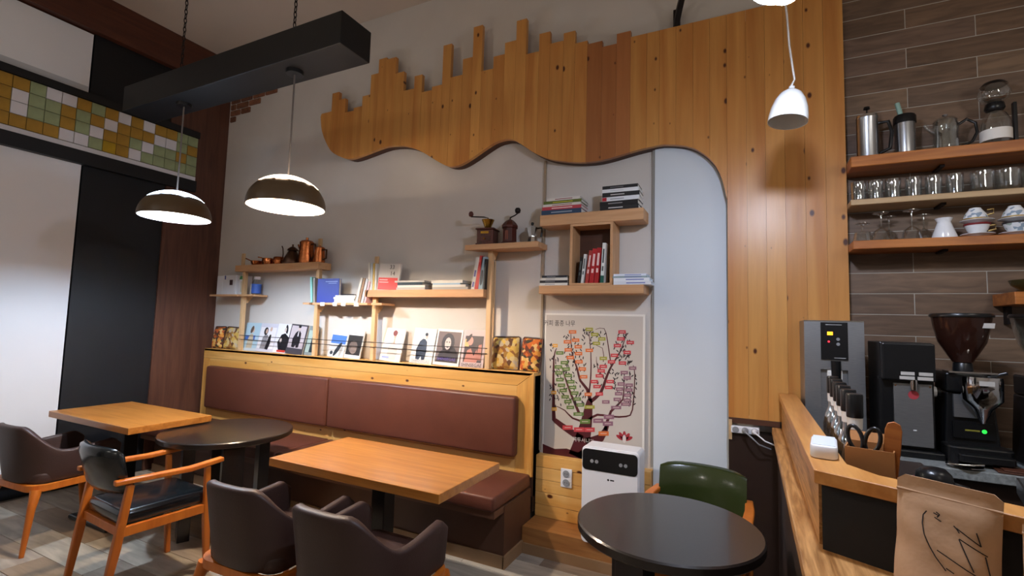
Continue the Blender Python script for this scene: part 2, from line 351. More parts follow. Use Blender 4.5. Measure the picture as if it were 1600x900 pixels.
tr = struct(B(XL-.05, XL+.05, YF, YB, 4.0, ZC).build('trim_2', 'brown_beam')); tr['label'] = 'brown wooden beam along the top of the left wall'
tr = struct(B(XL-.05, XL+.02, YF, 2.99, 2.90, 3.37).build('trim_3', mat('band_backing', '#77705c', .8))); tr['label'] = 'band of square mosaic tiles on the left wall'
B(XL-.05, XL+.045, YF, 2.995, 3.365, 3.43).build('black_rail', 'black_frame', tr); B(XL-.05, XL+.045, YF, 2.995, 2.79, 2.905).build('black_rail', 'black_frame', tr)
rows = ['ooogwwogowowoogg', 'oowggogowooowwgo', 'oowggogwoogwggop', 'ooooowwgyowggggg']
cols = {'o': 'tile_ochre', 'g': 'tile_green', 'w': 'tile_white', 'y': 'tile_yellow', 'p': 'tile_green'}
src = {}
for k in cols:
    me = B(0, .012, .002, .1005, .002, .1005).build('x', cols[k], bevel=.0015, seg=1); src[k] = me.data; bpy.data.objects.remove(me)
for r, row in enumerate(rows):
    for i in range(26):
        k = row[i-10] if i >= 10 else random.choice('ooogwg')
        q = piece('mosaic_tile', src[k], tr); q.location = (XL+.02, 2.985-.1025*(26-i), 3.26-.1025*r)
B(XL+.02, XL+.03, .4, 2.985, 2.907, 2.948).build('mosaic_strip', 'tile_white', tr)
# pine boards under the poster, the kick in front of them
ws = thing('wainscot', 'low wall of horizontal pine boards under the coffee poster', 'paneling', (-.97, 3.24, 0)); ws['kind'] = 'structure'; del ws['category']
ws.name = 'trim_4'
for i in range(5): B(-1.37, -.575, 3.24, 3.32, .165+.084*i+.0015, .165+.084*(i+1)-.0015).build('board', 'pine_h', ws, world=True, bevel=.0015, seg=1)
bb = struct(B(-1.37, -.13, 3.03, 3.31, 0, .165).build('baseboard_back', wood('kick', '#8f5f30', '#a06d3a', 'X', .5, vary=.03)))
B(-1.37, -.13, 3.016, 3.03, 0, .065).build('skirting', 'base_board', bb)
# dark panel beneath the pine boards at the bar
dp = struct(B(-.118, .15, 3.2, YB, 0, .90).build('trim_5', 'counter_dark')); dp['label'] = 'dark brown panel under the pine boards'
B(-.118, -.10, 3.19, 3.25, .86, .975).build('frame_side', 'rack_pale', dp); B(-.118, .15, 3.2, 3.25, .955, .985).build('frame_top', 'pine_cut', dp)

# ================================================================== pine silhouette
sil = thing('pine_wall_panel', 'large pine plank wall panel shaped like a city skyline above a wavy edge', 'wall panel', (-.12, 3.24, 1.0))
YP = 3.215
curve = [(501, 184), (503, 205), (512, 228), (522, 240), (541, 248), (553, 247), (573, 240), (601, 229.7), (622, 227.5), (640, 229.5), (659, 237), (681.5, 250.8), (697, 258.7), (709, 260), (722, 256), (740, 245),
         (757, 233), (773, 222.8), (786, 218.5), (794.5, 217.5), (806, 220), (823, 231), (838, 240.3), (858, 248.4), (881, 252), (905, 253.5), (930, 252), (953.4, 247), (976.5, 240), (997, 234), (1015.5, 229.7),
         (1034, 226), (1052, 226), (1069, 227.5), (1085, 232), (1100, 240.5), (1111, 250), (1121, 263), (1129, 283), (1135.5, 310)]
cv = [XZ(a, b, YP) for a, b in curve]
dense = []
for i in range(len(cv)-1):
    p0, p1, p2, p3 = cv[max(i-1, 0)], cv[i], cv[i+1], cv[min(i+2, len(cv)-1)]
    for t in (0, .34, .67):
        dense.append(tuple(.5*((2*p1[k])+(-p0[k]+p2[k])*t+(2*p0[k]-5*p1[k]+4*p2[k]-p3[k])*t*t+(-p0[k]+3*p1[k]-3*p2[k]+p3[k])*t**3) for k in (0, 1)))
dense.append(cv[-1])
def zc_at(x):
    for (a, za), (b, zb) in zip(dense, dense[1:]):
        if a <= x <= b: return za+(zb-za)*(x-a)/max(b-a, 1e-6)
    return dense[0][1] if x < dense[0][0] else dense[-1][1]
q1 = [(40, 100, 562), (100, 145, 450), (145, 180, 485), (180, 225, 555), (225, 272, 530), (272, 318, 465), (318, 365, 345), (365, 412, 257), (412, 465, 255), (465, 510, 335), (510, 565, 432), (565, 612, 352),
      (612, 665, 440), (665, 722, 410), (722, 777, 180), (777, 837, 355), (837, 895, 255), (895, 952, 75), (952, 1010, 320)]
q2 = [(-33, 30, 265), (30, 92, 190), (92, 150, 72), (150, 215, 250), (215, 277, 142), (277, 348, 193), (348, 412, 138), (412, 478, 192), (478, 558, 195), (558, 635, 210), (635, 712, 140)]
pl = [(490+a/3.6, 490+b/3.6, 20+t/3.6) for a, b, t in q1] + [(780+a/3.46, 780+b/3.46, 10+t/3.46) for a, b, t in q2]
pl += [(a, b, None) for a, b in zip([985.8, 1010, 1030, 1056, 1083, 1109, 1136, 1166.5, 1196, 1226, 1257, 1289], [1010, 1030, 1056, 1083, 1109, 1136, 1166.5, 1196, 1226, 1257, 1289, 1321])]
for i, (pa, pb, pt) in enumerate(pl):
    xa = XZ(pa, pt or 200, YP)[0]; xb = XZ(pb, pt or 200, YP)[0]; zt = XZ((pa+pb)/2, pt, YP)[1] if pt else 3.505
    if i: xa = prev
    prev = xb; xb -= .001
    if pa < 1135:
        lo = [p for p in dense if xa < p[0] < xb]
        poly = [(xa, zt), (xb, zt), (xb, zc_at(xb))] + lo[::-1] + [(xa, zc_at(xa))]
        if i == 0: poly = [(xa+.012, zt), (xb, zt), (xb, zc_at(xb))] + lo[::-1] + [(xa, zc_at(xa)+.004)]
    else: poly = [(xa, zt), (xb, zt), (xb, .985), (xa, .985)]
    dy = random.uniform(0, .0008)
    G().prism(poly, YP+dy, YP+.034).build('plank', 'pine_v_dark' if 982 > pa > 915 else 'pine_v', sil, world=True)
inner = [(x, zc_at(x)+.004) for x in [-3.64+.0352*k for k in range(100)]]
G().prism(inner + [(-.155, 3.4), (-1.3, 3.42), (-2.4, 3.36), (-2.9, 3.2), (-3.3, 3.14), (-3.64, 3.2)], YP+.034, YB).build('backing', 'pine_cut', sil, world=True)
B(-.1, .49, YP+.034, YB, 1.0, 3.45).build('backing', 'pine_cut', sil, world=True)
# wrought iron bracket above it
br = thing('iron_bracket', 'dark curved iron bracket on the wall above the pine panel', 'bracket', (-.43, 3.28, 3.5))
G().bar([(-.43, 3.26, 3.50), (-.425, 3.25, 3.56), (-.40, 3.2, 3.62), (-.36, 3.12, 3.70), (-.33, 3.0, 3.78), (-.31, 2.85, 3.84)], .035, .03, side=(0, 0, 1)).build('arm', 'iron', br, world=True)
B(-.45, -.41, 3.27, YB, 3.51, 3.66).build('plate', 'iron', br, world=True)

# ================================================================== hanging beam, pendants, bulb
bm_ = thing('hanging_beam', 'black box beam hung from the ceiling on two chains', 'beam', (-3.2, 1.965, 3.015))
G().box(-4.22, -2.005, 1.85, 2.08, 3.015, 3.205).build('box_beam', 'beam_black', bm_, world=True, bevel=.004)
def chain_links(x, y, z0, z1):
    g = G(); z = z0; k = 0
    while z < z1:
        pts = [(math.cos(a)*.009, 0, z+.018+math.sin(a)*.022) for a in (2*PI*i/8 for i in range(8))]
        M = Matrix.Translation((x, y, 0)) @ Matrix.Rotation(PI/2*(k % 2), 4, 'Z'); g.tube(pts, .0032, 5, M, closed=True); z += .034; k += 1
    return g
for x in (-2.53, -3.71): chain_links(x, 1.965, 3.2, ZC).build('chain', 'iron', bm_, world=True, smooth=60)
def pendant(x, y, zr, label, warm, watts, capcol):
    t = thing('pendant_lamp', label, 'pendant lamp', (x, y, zr), 0, 'dome pendants under the black beam')
    R = .222; Hd = .188; n = 12
    cap = mat('cap_'+capcol, warm, .6, emit=9.0 if capcol == 'warm' else 8.0)
    prof = [(R*math.sin(a), Hd*math.cos(a)**.95 if math.cos(a) > 0 else 0) for a in (PI/2*i/n for i in range(n, -1, -1))]
    cut = 7                                              # rows of the dark dome; the rest is the pale pierced crown
    g = G(); outer = prof[:cut]; g.lathe(outer, seg=40, cap0=False, cap1=False)
    g.lathe([(r*.975, z-.002) for r, z in outer], seg=40, cap0=False, cap1=False); g.lathe([(prof[0][0]*.975, -.002), (prof[0][0], 0)], seg=40, cap0=False, cap1=False)
    g.build('dome', 'lamp_black', t, smooth=60)
    gi = G().lathe([(r*.968, z-.003) for r, z in outer], seg=40, cap0=False, cap1=False); gi.build('white_lining', 'lamp_inside', t, smooth=60)
    # crown with a ragged lower border
    v = []; f = []; seg = 60; up_ = prof[cut-1:]
    g = G(); k = len(up_)
    for i in range(seg):
        a = 2*PI*i/seg
        for q, (r, z) in enumerate(up_):
            if q == 0: j = random.uniform(-.008, .016); r += j; z -= j*.75
            v.append((r*1.006*math.cos(a), r*1.006*math.sin(a), z+.0015))
    for i in range(seg):
        j = (i+1) % seg
        for q in range(k-1): f.append((i*k+q, j*k+q, j*k+q+1, i*k+q+1))
    g.add(v, f); g.build('crown', cap, t, smooth=60, label='pierced white crown glowing on top of the lamp')
    G().lathe([(.0001, .155), (.02, .15), (.022, .11), (.018, .10)], seg=14).build('socket', 'black_plastic', t, smooth=40)
    G().lathe([(.0001, .038), (.022, .043), (.034, .062), (.032, .085), (.02, .105), (.015, .11)], seg=16).build('bulb', mat('bulb_'+capcol, warm, .4, emit=watts), t, smooth=60)
    G().tube([(0, 0, .17), (0.002, 0, .45), (0, 0, 3.015-zr-.02)], .005, 6).build('cord', 'cord_grey', t, smooth=60)
    G().lathe([(.05, 3.015-zr-.022), (.052, 3.015-zr)], seg=20).build('ceiling_rose', 'black_plastic', t, smooth=40)
pendant(-2.50, 1.965, 2.165, 'dark dome pendant lamp giving warm light, nearer the skyline panel', '#ffe6ca', 2300, 'warm')
pendant(-3.64, 1.965, 2.185, 'dark dome pendant lamp giving bluish white light, beside the brown pier', '#d2e6ff', 2200, 'cool')
wp = thing('pendant_lamp', 'small white bell pendant lamp hanging unlit before the pine planks', 'pendant lamp', (.157, 2.4, 2.43))
pr_ = [(.080, 0), (.079, .025), (.074, .06), (.062, .1), (.045, .13), (.022, .148), (.012, .152)]
Mt = Matrix.Rotation(math.radians(7), 4, 'Y') @ Matrix.Rotation(math.radians(-4), 4, 'X')
G().lathe(pr_, seg=32, cap0=False, M=Mt).lathe([(r-.003, z-.002 if z else 0) for r, z in pr_], seg=32, cap0=False, M=Mt).lathe([(.077, 0), (.080, 0)], seg=32, cap0=False, cap1=False, M=Mt).build('shade', 'enamel_white', wp, smooth=60)
G().lathe([(.012, .15), (.012, .165), (.006, .17)], seg=12, M=Mt).build('cap', 'white_plastic', wp, smooth=50)
G().tube([(.018, .0, .165), (.03, 0, .19), (.024, 0, .24), (.012, 0, .35), (.004, 0, .5), (-.02, 0, .75), (-.02, 0, 1.3), (-.02, 0, ZC-2.43)], .0045, 6).build('cord', 'cord_white', wp, smooth=60)
bl = thing('globe_lamp', 'bright white globe lamp hanging at the top edge before the pine planks', 'lamp', (.106, 1.6, 2.497))
G().lathe([(.0001, 0), (.03, .006), (.052, .025), (.064, .06), (.058, .095), (.035, .125), (.022, .14)], seg=24).build('globe', mat('globe_glow', '#dae6ff', .4, emit=560), bl, smooth=60)
sh = [(.098, .055), (.096, .085), (.085, .12), (.06, .15), (.025, .165)]
G().lathe(sh, seg=28, cap0=False, cap1=False).lathe([(r-.003, z-.003) for r, z in sh], seg=28, cap0=False, cap1=False).lathe([(.095, .052), (.098, .055)], seg=28, cap0=False, cap1=False).build('shade', 'enamel_white', bl, smooth=60)
G().lathe([(.026, .16), (.024, .2), (.008, .21)], seg=16).build('socket', 'white_plastic', bl, smooth=40)
G().tube([(0, 0, .21), (0, 0, ZC-2.497)], .004, 6).build('cord', 'cord_white', bl, smooth=60)
# ================================================================== bench
bench = thing('bench', 'long built-in bench with brown leather cushions and a pine back under the shelves', 'bench', (-3.25, 2.9, 0))
BX0, BX1 = -5.16, -1.375
def bp(g, name, m, **k): return g.build(name, m, bench, world=True, **k)
bp(B(BX0, BX1, 2.77, 3.17, 0, .372), 'base', 'bench_base')
bp(B(BX0, BX1+.006, 2.758, 2.772, 0, .075), 'kick_board', 'base_board'); bp(B(BX1, BX1+.014, 2.758, 3.03, 0, .075), 'kick_board', 'base_board')
bp(B(BX0, BX1-.005, 2.64, 2.78, .335, .375), 'seat_rail', wood('rail_brown', '#5b3a28', '#6c4732', 'X', .5, vary=.02))
for a, b in ((BX0, -3.292), (-3.288, BX1)): bp(B(a+.003, b-.003, 2.62, 3.17, .376, .465), 'seat_cushion', 'leather_brown', bevel=.018, seg=3, smooth=50)
bp(B(BX0, BX1, 3.2, YB-.004, .3, 1.135), 'back_core', 'bench_base')
for z0, z1 in ((.45, .545), (.547, .66), (.662, .78), (.782, .92), (.922, 1.062)): bp(B(BX0+.1, -1.505, 3.18, 3.205, z0, z1), 'board', 'pine_h', bevel=.0015, seg=1)
bp(G().prism([(BX0+.0, 1.064), (-1.505, 1.064), (-1.38, 1.158), (BX0, 1.158)], 3.178, 3.205), 'top_board', 'pine_h')
bp(B(BX0, BX1, 3.178, YB-.004, 1.135, 1.16), 'top_ledge', 'pine_h', bevel=.003)
bp(G().prism([(-1.503, .44), (BX1-.001, .44), (BX1-.001, 1.157), (-1.503, 1.062)], 3.176, 3.205), 'end_stile', wood('pine_stile', '#c98d40', '#dca658', 'Z', .42, knots=.22, vary=.03))
bp(B(BX0, BX0+.1, 3.178, 3.205, .44, 1.062), 'end_stile', 'pine_stile')
bp(B(BX1-.012, BX1, 3.205, YB-.004, .2, 1.135), 'end_panel', 'counter_dark')  # end face coloured dark to stand in for the shadow on it
for a, b in ((-5.0, -3.292), (-3.288, -1.482)): bp(B(a+.002, b-.002, 3.105, 3.182, .572, .992), 'back_cushion', 'leather_brown', bevel=.022, seg=3, smooth=50)

# ================================================================== square tables
def square_table(x0, x1, y0, y1, zt, label):
    cx, cy = (x0+x1)/2, (y0+y1)/2
    t = thing('square_table', label, 'table', (cx, cy, 0), 0, 'square wood-topped tables')
    B(x0-cx, x1-cx, y0-cy, y1-cy, zt-.045, zt).build('table_top', 'table_wood', t, bevel=.003)
    B(-.045, .045, -.045, .045, .03, zt-.055).build('column', 'black_plastic', t, bevel=.004)
    B(-.2, .2, -.2, .2, zt-.056, zt-.045).build('mount_plate', 'black_plastic', t)
    B(-.26, .26, -.22, .22, 0, .03).build('foot_plate', 'black_plastic', t, bevel=.01)
square_table(-2.40, -1.265, 1.88, 2.47, .725, 'square wood-topped table in front of the bench')
square_table(-4.765, -3.665, 1.80, 2.35, .75, 'square wood-topped table beside the white blind')

# ================================================================== round tables
def round_table(x, y, r, zt, label, rz=0):
    t = thing('round_table', label, 'table', (x, y, 0), rz, 'black round tables')
    G().lathe([(0.0001, zt), (r-.006, zt), (r, zt-.006), (r, zt-.032), (r-.006, zt-.038), (.0001, zt-.038)], seg=56).build('table_top', 'table_black', t, smooth=40)
    q = r*.55
    for i in range(4):
        a = PI/4+PI/2*i; M = Matrix.Rotation(a, 4, 'Z')
        G().box(q-.035, q+.035, -.065, .065, 0, zt-.075, M).build('leg', 'table_black', t, bevel=.003)
    G().box(-q, q, -.02, .02, zt-.08, zt-.038, Matrix.Rotation(PI/4, 4, 'Z')).box(-q, q, -.02, .02, zt-.08, zt-.038, Matrix.Rotation(-PI/4, 4, 'Z')).build('cross_rail', 'table_black', t)
round_table(-3.34, 2.27, .42, .695, 'black round table between the two square tables', .35)
round_table(-.30, 2.05, .35, .735, 'black round table in front of the green chair', .3)

# ================================================================== shell armchairs
def shell_chair(x, y, rz, label):
    t = thing('shell_armchair', label, 'armchair', (x, y, 0), rz, 'brown shell armchairs')
    n = 37; amax = math.radians(118); a_, b_ = .248, .268; rows = 6
    v = []; f = []
    for i in range(n):
        th = -amax+2*amax*i/(n-1); u_ = abs(th)/amax
        ex = .72                                                       # squarish plan
        sx = math.copysign(abs(math.sin(th))**ex, th); cy_ = math.copysign(abs(math.cos(th))**ex, math.cos(th))
        px, py = a_*sx, -b_*cy_
        if abs(th) > PI/2: px = math.copysign(a_, th)*(1-.05*(u_-.76)/.24); py = (abs(th)-PI/2)/(amax-PI/2)*.225
        s_ = min(1, max(0, (u_-.2)/.46)); s_ = s_*s_*(3-2*s_)
        zt = .765*(1-s_)+.60*s_ + .028*max(0, (u_-.72)/.28)
        if u_ > .965: zt -= .05
        zb = .405
        for q in range(rows):
            k = q/(rows-1); fl = 1+.07*k*(1-.5*s_)
            v.append((px*fl*(1 if k > .05 else .97), py*fl - .035*k*(1-s_), zb+(zt-zb)*k))
    for i in range(n-1):
        for q in range(rows-1): f.append((i*rows+q, (i+1)*rows+q, (i+1)*rows+q+1, i*rows+q+1))
    g = G().add(v, f)
    g.build('shell', 'leather_dark', t, smooth=80, mods=(('SOLIDIFY', dict(thickness=.042, offset=-1)), ('BEVEL', dict(width=.014, segments=3, limit_method='ANGLE')), ))
    G().prism(rrect(-.225, .225, -.235, .265, .07), .40, .475, 'XY').build('seat_cushion', 'leather_dark', t, bevel=.02, seg=3, smooth=50)
    # wooden frame: rail ring and four tapered legs
    ring = rrect(-.245, .245, -.25, .25, .09, 6); pts = [(a, b, .385) for a, b in ring]
    n_ = len(pts); gg = G()
    v = []; f = []
    for a, b in ring:
        l = math.hypot(a, b); nx, ny = a/l, b/l
        for o_, z in ((.012, .365), (.012, .404), (-.02, .404), (-.02, .365)): v.append((a+nx*o_, b+ny*o_, z))
    for i in range(n_):
        j = (i+1) % n_
        for k in range(4): l = (k+1) % 4; f.append((i*4+k, j*4+k, j*4+l, i*4+l))
    gg.add(v, f).build('seat_rail', 'chair_wood', t, smooth=40)
    for sx in (-1, 1):
        for sy in (-1, 1):
            G().tube([(sx*.222, sy*.225, .375), (sx*.231, sy*.234, .335), (sx*.245, sy*.25, .27), (sx*.265, sy*.285, .0)], [.030, .027, .021, .0125], 10).build('leg', 'chair_wood', t, smooth=60)
    return t
shell_chair(-2.045, 1.70, math.radians(2), 'brown shell armchair at the square table, left of its pair')
shell_chair(-1.475, 1.69, math.radians(0), 'brown shell armchair at the square table, right of its pair')
shell_chair(-4.275, 1.71, math.radians(4), 'brown shell armchair at the table beside the white blind')

# ================================================================== open wooden armchairs with leather
def arm_chair(x, y, rz, label, leather, zarm=.62, zb=.80):
    """faces +y of its own frame"""
    t = thing('wooden_armchair', label, 'armchair', (x, y, 0), rz, 'wooden armchairs with leather pads')
    for sx in (-1, 1):
        G().bar([(sx*.215, -.27, .0), (sx*.222, -.225, .3), (sx*.228, -.185, zarm-.01)], [.026, .036, .03], [.03, .04, .034], side=(0, 1, 0)).build('leg', 'chair_wood', t, bevel=.006)
        G().bar([(sx*.225, .235, 0), (sx*.222, .215, .3), (sx*.226, .20, zarm-.005)], [.026, .034, .028], [.028, .036, .03], side=(0, 1, 0)).build('leg', 'chair_wood', t, bevel=.006)
        G().bar([(sx*.222, -.255, zarm+.012), (sx*.236, -.1, zarm+.012), (sx*.236, .1, zarm+.006), (sx*.225, .285, zarm+.02)], [.036, .044, .05, .042], .026, side=(0, 0, 1)).build('arm_rest', 'chair_wood', t, bevel=.006)
        G().bar([(sx*.218, -.21, .375), (sx*.218, .215, .375)], .026, .05).build('side_rail', 'chair_wood', t, bevel=.003)
    G().bar([(-.21, -.205, .375), (.21, -.205, .375)], .024, .045).build('back_rail', 'chair_wood', t, bevel=.003)
    G().bar([(-.21, .21, .375), (.21, .21, .375)], .024, .045).build('front_rail', 'chair_wood', t, bevel=.003)
    G().prism(rrect(-.215, .215, -.21, .24, .05), .40, .475, 'XY').build('seat_pad', leather, t, bevel=.026, seg=3, smooth=60)
    # curved back pad
    v = []; f = []; n = 13; prof = [(-.012, .0), (-.03, .04), (-.036, .12), (-.04, .2), (-.026, .235), (0, .245), (.02, .228), (.012, .12), (.012, .03), (.004, 0)]
    z0 = zb-.245
    for i in range(n):
        u_ = -1+2*i/(n-1); px = .215*u_; py = -.235+.055*u_*u_; e = 1-.10*abs(u_)**6
        for a, b in prof: v.append((px, py+a*(1-.5*abs(u_)**8)-.10*(b/.245)*.5, z0+.005+b*e))
    k = len(prof)
    for i in range(n-1):
        for q in range(k): l = (q+1) % k; f.append((i*k+q, (i+1)*k+q, (i+1)*k+l, i*k+l))
    f.append(tuple(range(k))); f.append(tuple((n-1)*k+q for q in range(k))[::-1])
    G().add(v, f).build('back_pad', leather, t, smooth=70)
    return t
arm_chair(-3.12, 1.66, math.radians(-4), 'wooden armchair with a black leather seat beside the black round table', 'leather_black')
arm_chair(-.25, 2.57, math.radians(176), 'wooden armchair with a green leather back behind the black round table', 'leather_green', zb=.775)

# ================================================================== bar counter
ct = thing('bar_counter', 'pine and oak bar counter with a raised ledge and a black front', 'counter', (.6, 2.2, 0))
def cp(g, name, m, **k): return g.build(name, m, ct, world=True, **k)
D = Vector((.335, -.162)).normalized(); Nn = Vector((D.y, -D.x)); Nn = Nn if Nn.y < 0 else -Nn        # along the front, and outward
P0 = Vector((.143, 1.487))
def fp(s, o): p = P0+D*s-Nn*o; return (p.x, p.y)                       # s along the front, o inwards
LEN = 1.5
up_l = [(.145, 3.195), (.145, 1.49), fp(LEN, 0), fp(LEN, .092), fp(.115, .092), (.232, 1.60), (.232, 3.195)]
cp(G().prism(up_l, 1.116, 1.15, 'XY'), 'ledge', 'ledge_wood', bevel=.002, seg=1)
lo_l = [(.108, 3.195), (.108, 1.2), fp(.05, -.36), fp(LEN, -.36), fp(LEN, .04), fp(.02, .04), (.215, 1.55), (.215, 3.195)]
cp(G().prism(lo_l, .915, .953, 'XY'), 'lower_ledge', 'oak', bevel=.003, seg=1)
cp(G().prism([fp(.012, .018), fp(LEN, .018), fp(LEN, .04), fp(.012, .04)], .953, 1.116, 'XY'), 'front_panel', 'black_matte')
cp(B(.158, .185, 1.53, 3.195, .953, 1.116), 'side_panel', 'oak')
cp(B(.135, .16, 1.5, 3.195, 0, .915), 'side_wall', 'counter_dark'); cp(G().prism([fp(0, .05), fp(LEN, .05), fp(LEN, .09), fp(0, .09)], 0, .915, 'XY'), 'front_wall', 'counter_dark')
cp(G().prism([(.19, 2.55), (.19, 1.66), fp(.14, .12), fp(LEN, .12), (2.1, 1.5), (2.1, 1.9), (.62, 1.9), (.62, 2.55)], .955, .985, 'XY'), 'inner_shelf', 'counter_dark')
wt = thing('worktop', 'grey speckled stone worktop under the coffee machines', 'worktop', (1.2, 2.95, 0))
B(.2, 2.3, 2.655, 3.305, .915, .955).build('slab', 'stone', wt, world=True, bevel=.003)
B(.24, 2.3, 2.70, 3.305, 0, .915).build('cabinet', 'counter_dark', wt, world=True)
# ================================================================== shelving on the wall above the bench
ZA, ZBs, ZCs, ZD, ZE = 2.02, 1.725, 1.647, 1.757, 2.094
YS = YB-.022
def notched(x0, x1, yf, cuts):
    """plan of a board with notches in its front edge for the posts"""
    o = [(x0, yf)]
    for c0 in cuts: o += [(c0-.021, yf), (c0-.021, 3.2235), (c0+.021, 3.2235), (c0+.021, yf)]
    return o + [(x1, yf), (x1, YS), (x0, YS)]
def wall_shelf(plan, zt, th, label, brackets=(), m='shelf_pine'):
    cx = (plan[0][0]+plan[-2][0])/2
    t = thing('wall_shelf', label, 'shelf', (cx, 3.25, zt-th), 0, 'pine shelves above the bench')
    G().prism(plan, zt-th, zt, 'XY').build('board', m, t, world=True)
    for x in brackets: G().prism([(3.226, zt-th-.0005), (3.295, zt-th-.0005), (3.24, zt-th-.065), (3.226, zt-th-.065)], x-.014, x+.014, 'YZ').build('bracket', 'post_pine', t, world=True)
    return t
wall_shelf(notched(-4.71, -3.53, 3.15, []), ZA, .062, 'thick pine shelf carrying the copper pots')
wall_shelf(notched(-5.08, -4.39, 3.14, [-4.62]), ZBs, .018, 'small thin pine shelf beside the brown pier', [-4.62])
t = wall_shelf(notched(-3.68, -2.75, 3.13, [-3.575, -2.885]), ZCs, .018, 'thin pine shelf with the blue book, in the middle above the bench', [-3.575, -2.885])
for x in (-3.45, -3.3, -3.2, -3.05): B(x, x+.05, 3.124, 3.13, ZCs-.03, ZCs+.002).build('paper_tag', 'paper', t, world=True)
wall_shelf(notched(-2.95, -1.788, 3.14, []), ZD, .058, 'long thick pine shelf of stacked books in the middle above the bench')
wall_shelf([(-1.95, 3.12), (-1.345, 3.12), (-1.345, YS), (-1.78, YS), (-1.9, 3.22)], ZE, .04, 'pine shelf carrying the coffee mills', [-1.765])
pw = (('first', 'by the brown pier'), ('second', 'under the right end of the copper pot shelf'), ('third', 'under the left end of the long shelf'), ('fourth', 'under the coffee mill shelf'))
for (x, zt), (n_, w_) in zip(((-4.62, 1.957), (-3.575, 1.957), (-2.885, 1.698), (-1.765, 2.053)), pw):
    tag(B(x-.02, x+.02, 3.187, 3.222, 1.161, zt).build('shelf_post', 'post_pine', bevel=.002, seg=1), 'front pine shelf post %s' % w_, 'post', 'pine shelf posts')
for (x, z0, z1), w_ in zip(((-4.82, 2.021, 2.17), (-3.70, 1.161, 2.27), (-2.985, 1.161, 2.07), (-1.80, 1.161, 2.053)), ('short pine batten on the wall above the left end of the copper pot shelf', 'pine batten on the wall behind the right end of the copper pot shelf', 'pine batten on the wall behind the left end of the long shelf', 'pine batten on the wall behind the coffee mill shelf post')):
    tag(B(x-.02, x+.02, YS+.001, YB-.002, z0, z1).build('wall_batten', 'post_pine', bevel=.002, seg=1), w_, 'batten', 'pine battens on the wall')
for (a, b), w_ in zip(((-4.62, -3.575), (-3.575, -2.885), (-2.885, -1.765)), ('across the five left magazines', 'across the middle pair of magazines', 'across the four right magazines')):
    t = thing('wire_guard', 'pair of thin black wires strung '+w_, 'wire', ((a+b)/2, 3.183, 1.29), 0, 'wires holding the magazines')
    for z in (1.315, 1.275): G().tube([(a, 3.184, z), ((a+b)/2, 3.182, z-.004), (b, 3.184, z)], .003, 5).build('wire', 'iron', t, world=True, smooth=60)

fu = thing('shelf_unit', 'two thick pine shelves joined by an open box above the coffee poster', 'shelf', (-.97, 3.22, 1.72))
def fpart(g, name, m='shelf_pine', **k): return g.build(name, m, fu, world=True, **k)
ZF, ZG = 2.277, 1.777
fpart(B(-1.335, -.61, 3.12, 3.295, ZF-.078, ZF), 'shelf_board', bevel=.003, seg=1); fpart(B(-1.33, -.605, 3.12, 3.295, ZG-.058, ZG), 'shelf_board', bevel=.003, seg=1)
for x in (-1.105, -.825): fpart(B(x, x+.018, 3.12, 3.30, ZG+.001, ZF-.079), 'box_side', wood('box_v', '#c09062', '#d0a276', 'Z', .5, knots=.15, vary=.05))
fpart(B(-1.088, -.825, 3.121, 3.295, ZG+.001, ZG+.014), 'box_floor'); fpart(B(-1.088, -.825, 3.121, 3.295, ZF-.094, ZF-.079), 'box_roof'); fpart(B(-1.088, -.825, 3.285, 3.30, ZG+.012, ZF-.09), 'box_back', 'pine_cut')

# ================================================================== books
def lying(x0, x1, y0, dp, z, th, cov, label, group, rz=0, pages='paper'):
    cx = (x0+x1)/2; w_ = (x1-x0)/2
    t = thing('book', label, 'book', (cx, y0+dp/2, z), rz, group); b = .0025; d = dp/2
    G().box(-w_, w_, -d, d, 0, b).box(-w_, w_, -d, d, th-b, th).box(-w_, w_, -d, -d+b, b, th-b).build('cover', cov, t)
    B(-w_+.003, w_-.003, -d+b, d-.003, b, th-b).build('pages', pages, t)
    return t
def standing(x, wd, y0, dp, z, h, cov, label, group, lean=0, rz=0, pages='paper'):
    t = thing('book', label, 'book', (x, y0+dp/2, z+max(0, -math.sin(lean))*0), rz, group); t.rotation_euler = (0, lean, rz); b = .0025; d = dp/2
    G().box(0, b, -d, d, 0, h).box(wd-b, wd, -d, d, 0, h).box(b, wd-b, -d, -d+b, 0, h).build('cover', cov, t)
    B(b, wd-b, -d+b, d-.003, .003, h-.004).build('pages', pages, t)
    return t
def cm(h): return mat('cover_'+h, '#'+h, .45)
def bars(t, wd, zs, m, d, x=None):
    """printed bars of lettering on an upright spine"""
    for z0, z1 in zs: G().flat([(wd*.25, z0), (wd*.75, z0), (wd*.75, z1), (wd*.25, z1)], -d/2-.0006).build('spine_print', m, t)
gF = 'books on the upper thick shelf'
sF = [('26405c', .034, -1.325, -1.03, 'blue book at the bottom of the left stack on the upper thick shelf'), ('b8404a', .024, -1.32, -1.03, 'red-spined book second from the bottom of the left stack on the upper thick shelf'),
      ('d8d4cc', .018, -1.315, -1.035, 'white-spined book in the middle of the left stack on the upper thick shelf'), ('5d6a2a', .022, -1.31, -1.03, 'olive and black book second from the top of the left stack'),
      ('dcd6cf', .02, -1.285, -1.04, 'pale book with red lettering on top of the left stack')]
z = ZF
for i, (h, th, a, b, lb) in enumerate(sF):
    t = lying(a, b, 3.125, .15, z, th, cm(h), lb, gF); z += th
    pm = cm(('8a9aa8', 'e8d8d4', '8a4038', 'c4c040', '8a2a30')[i]); w_ = (b-a)/2
    B(-w_*.5, w_*.55, -.0757, -.075, th*.35, th*.6).build('spine_print', pm, t)
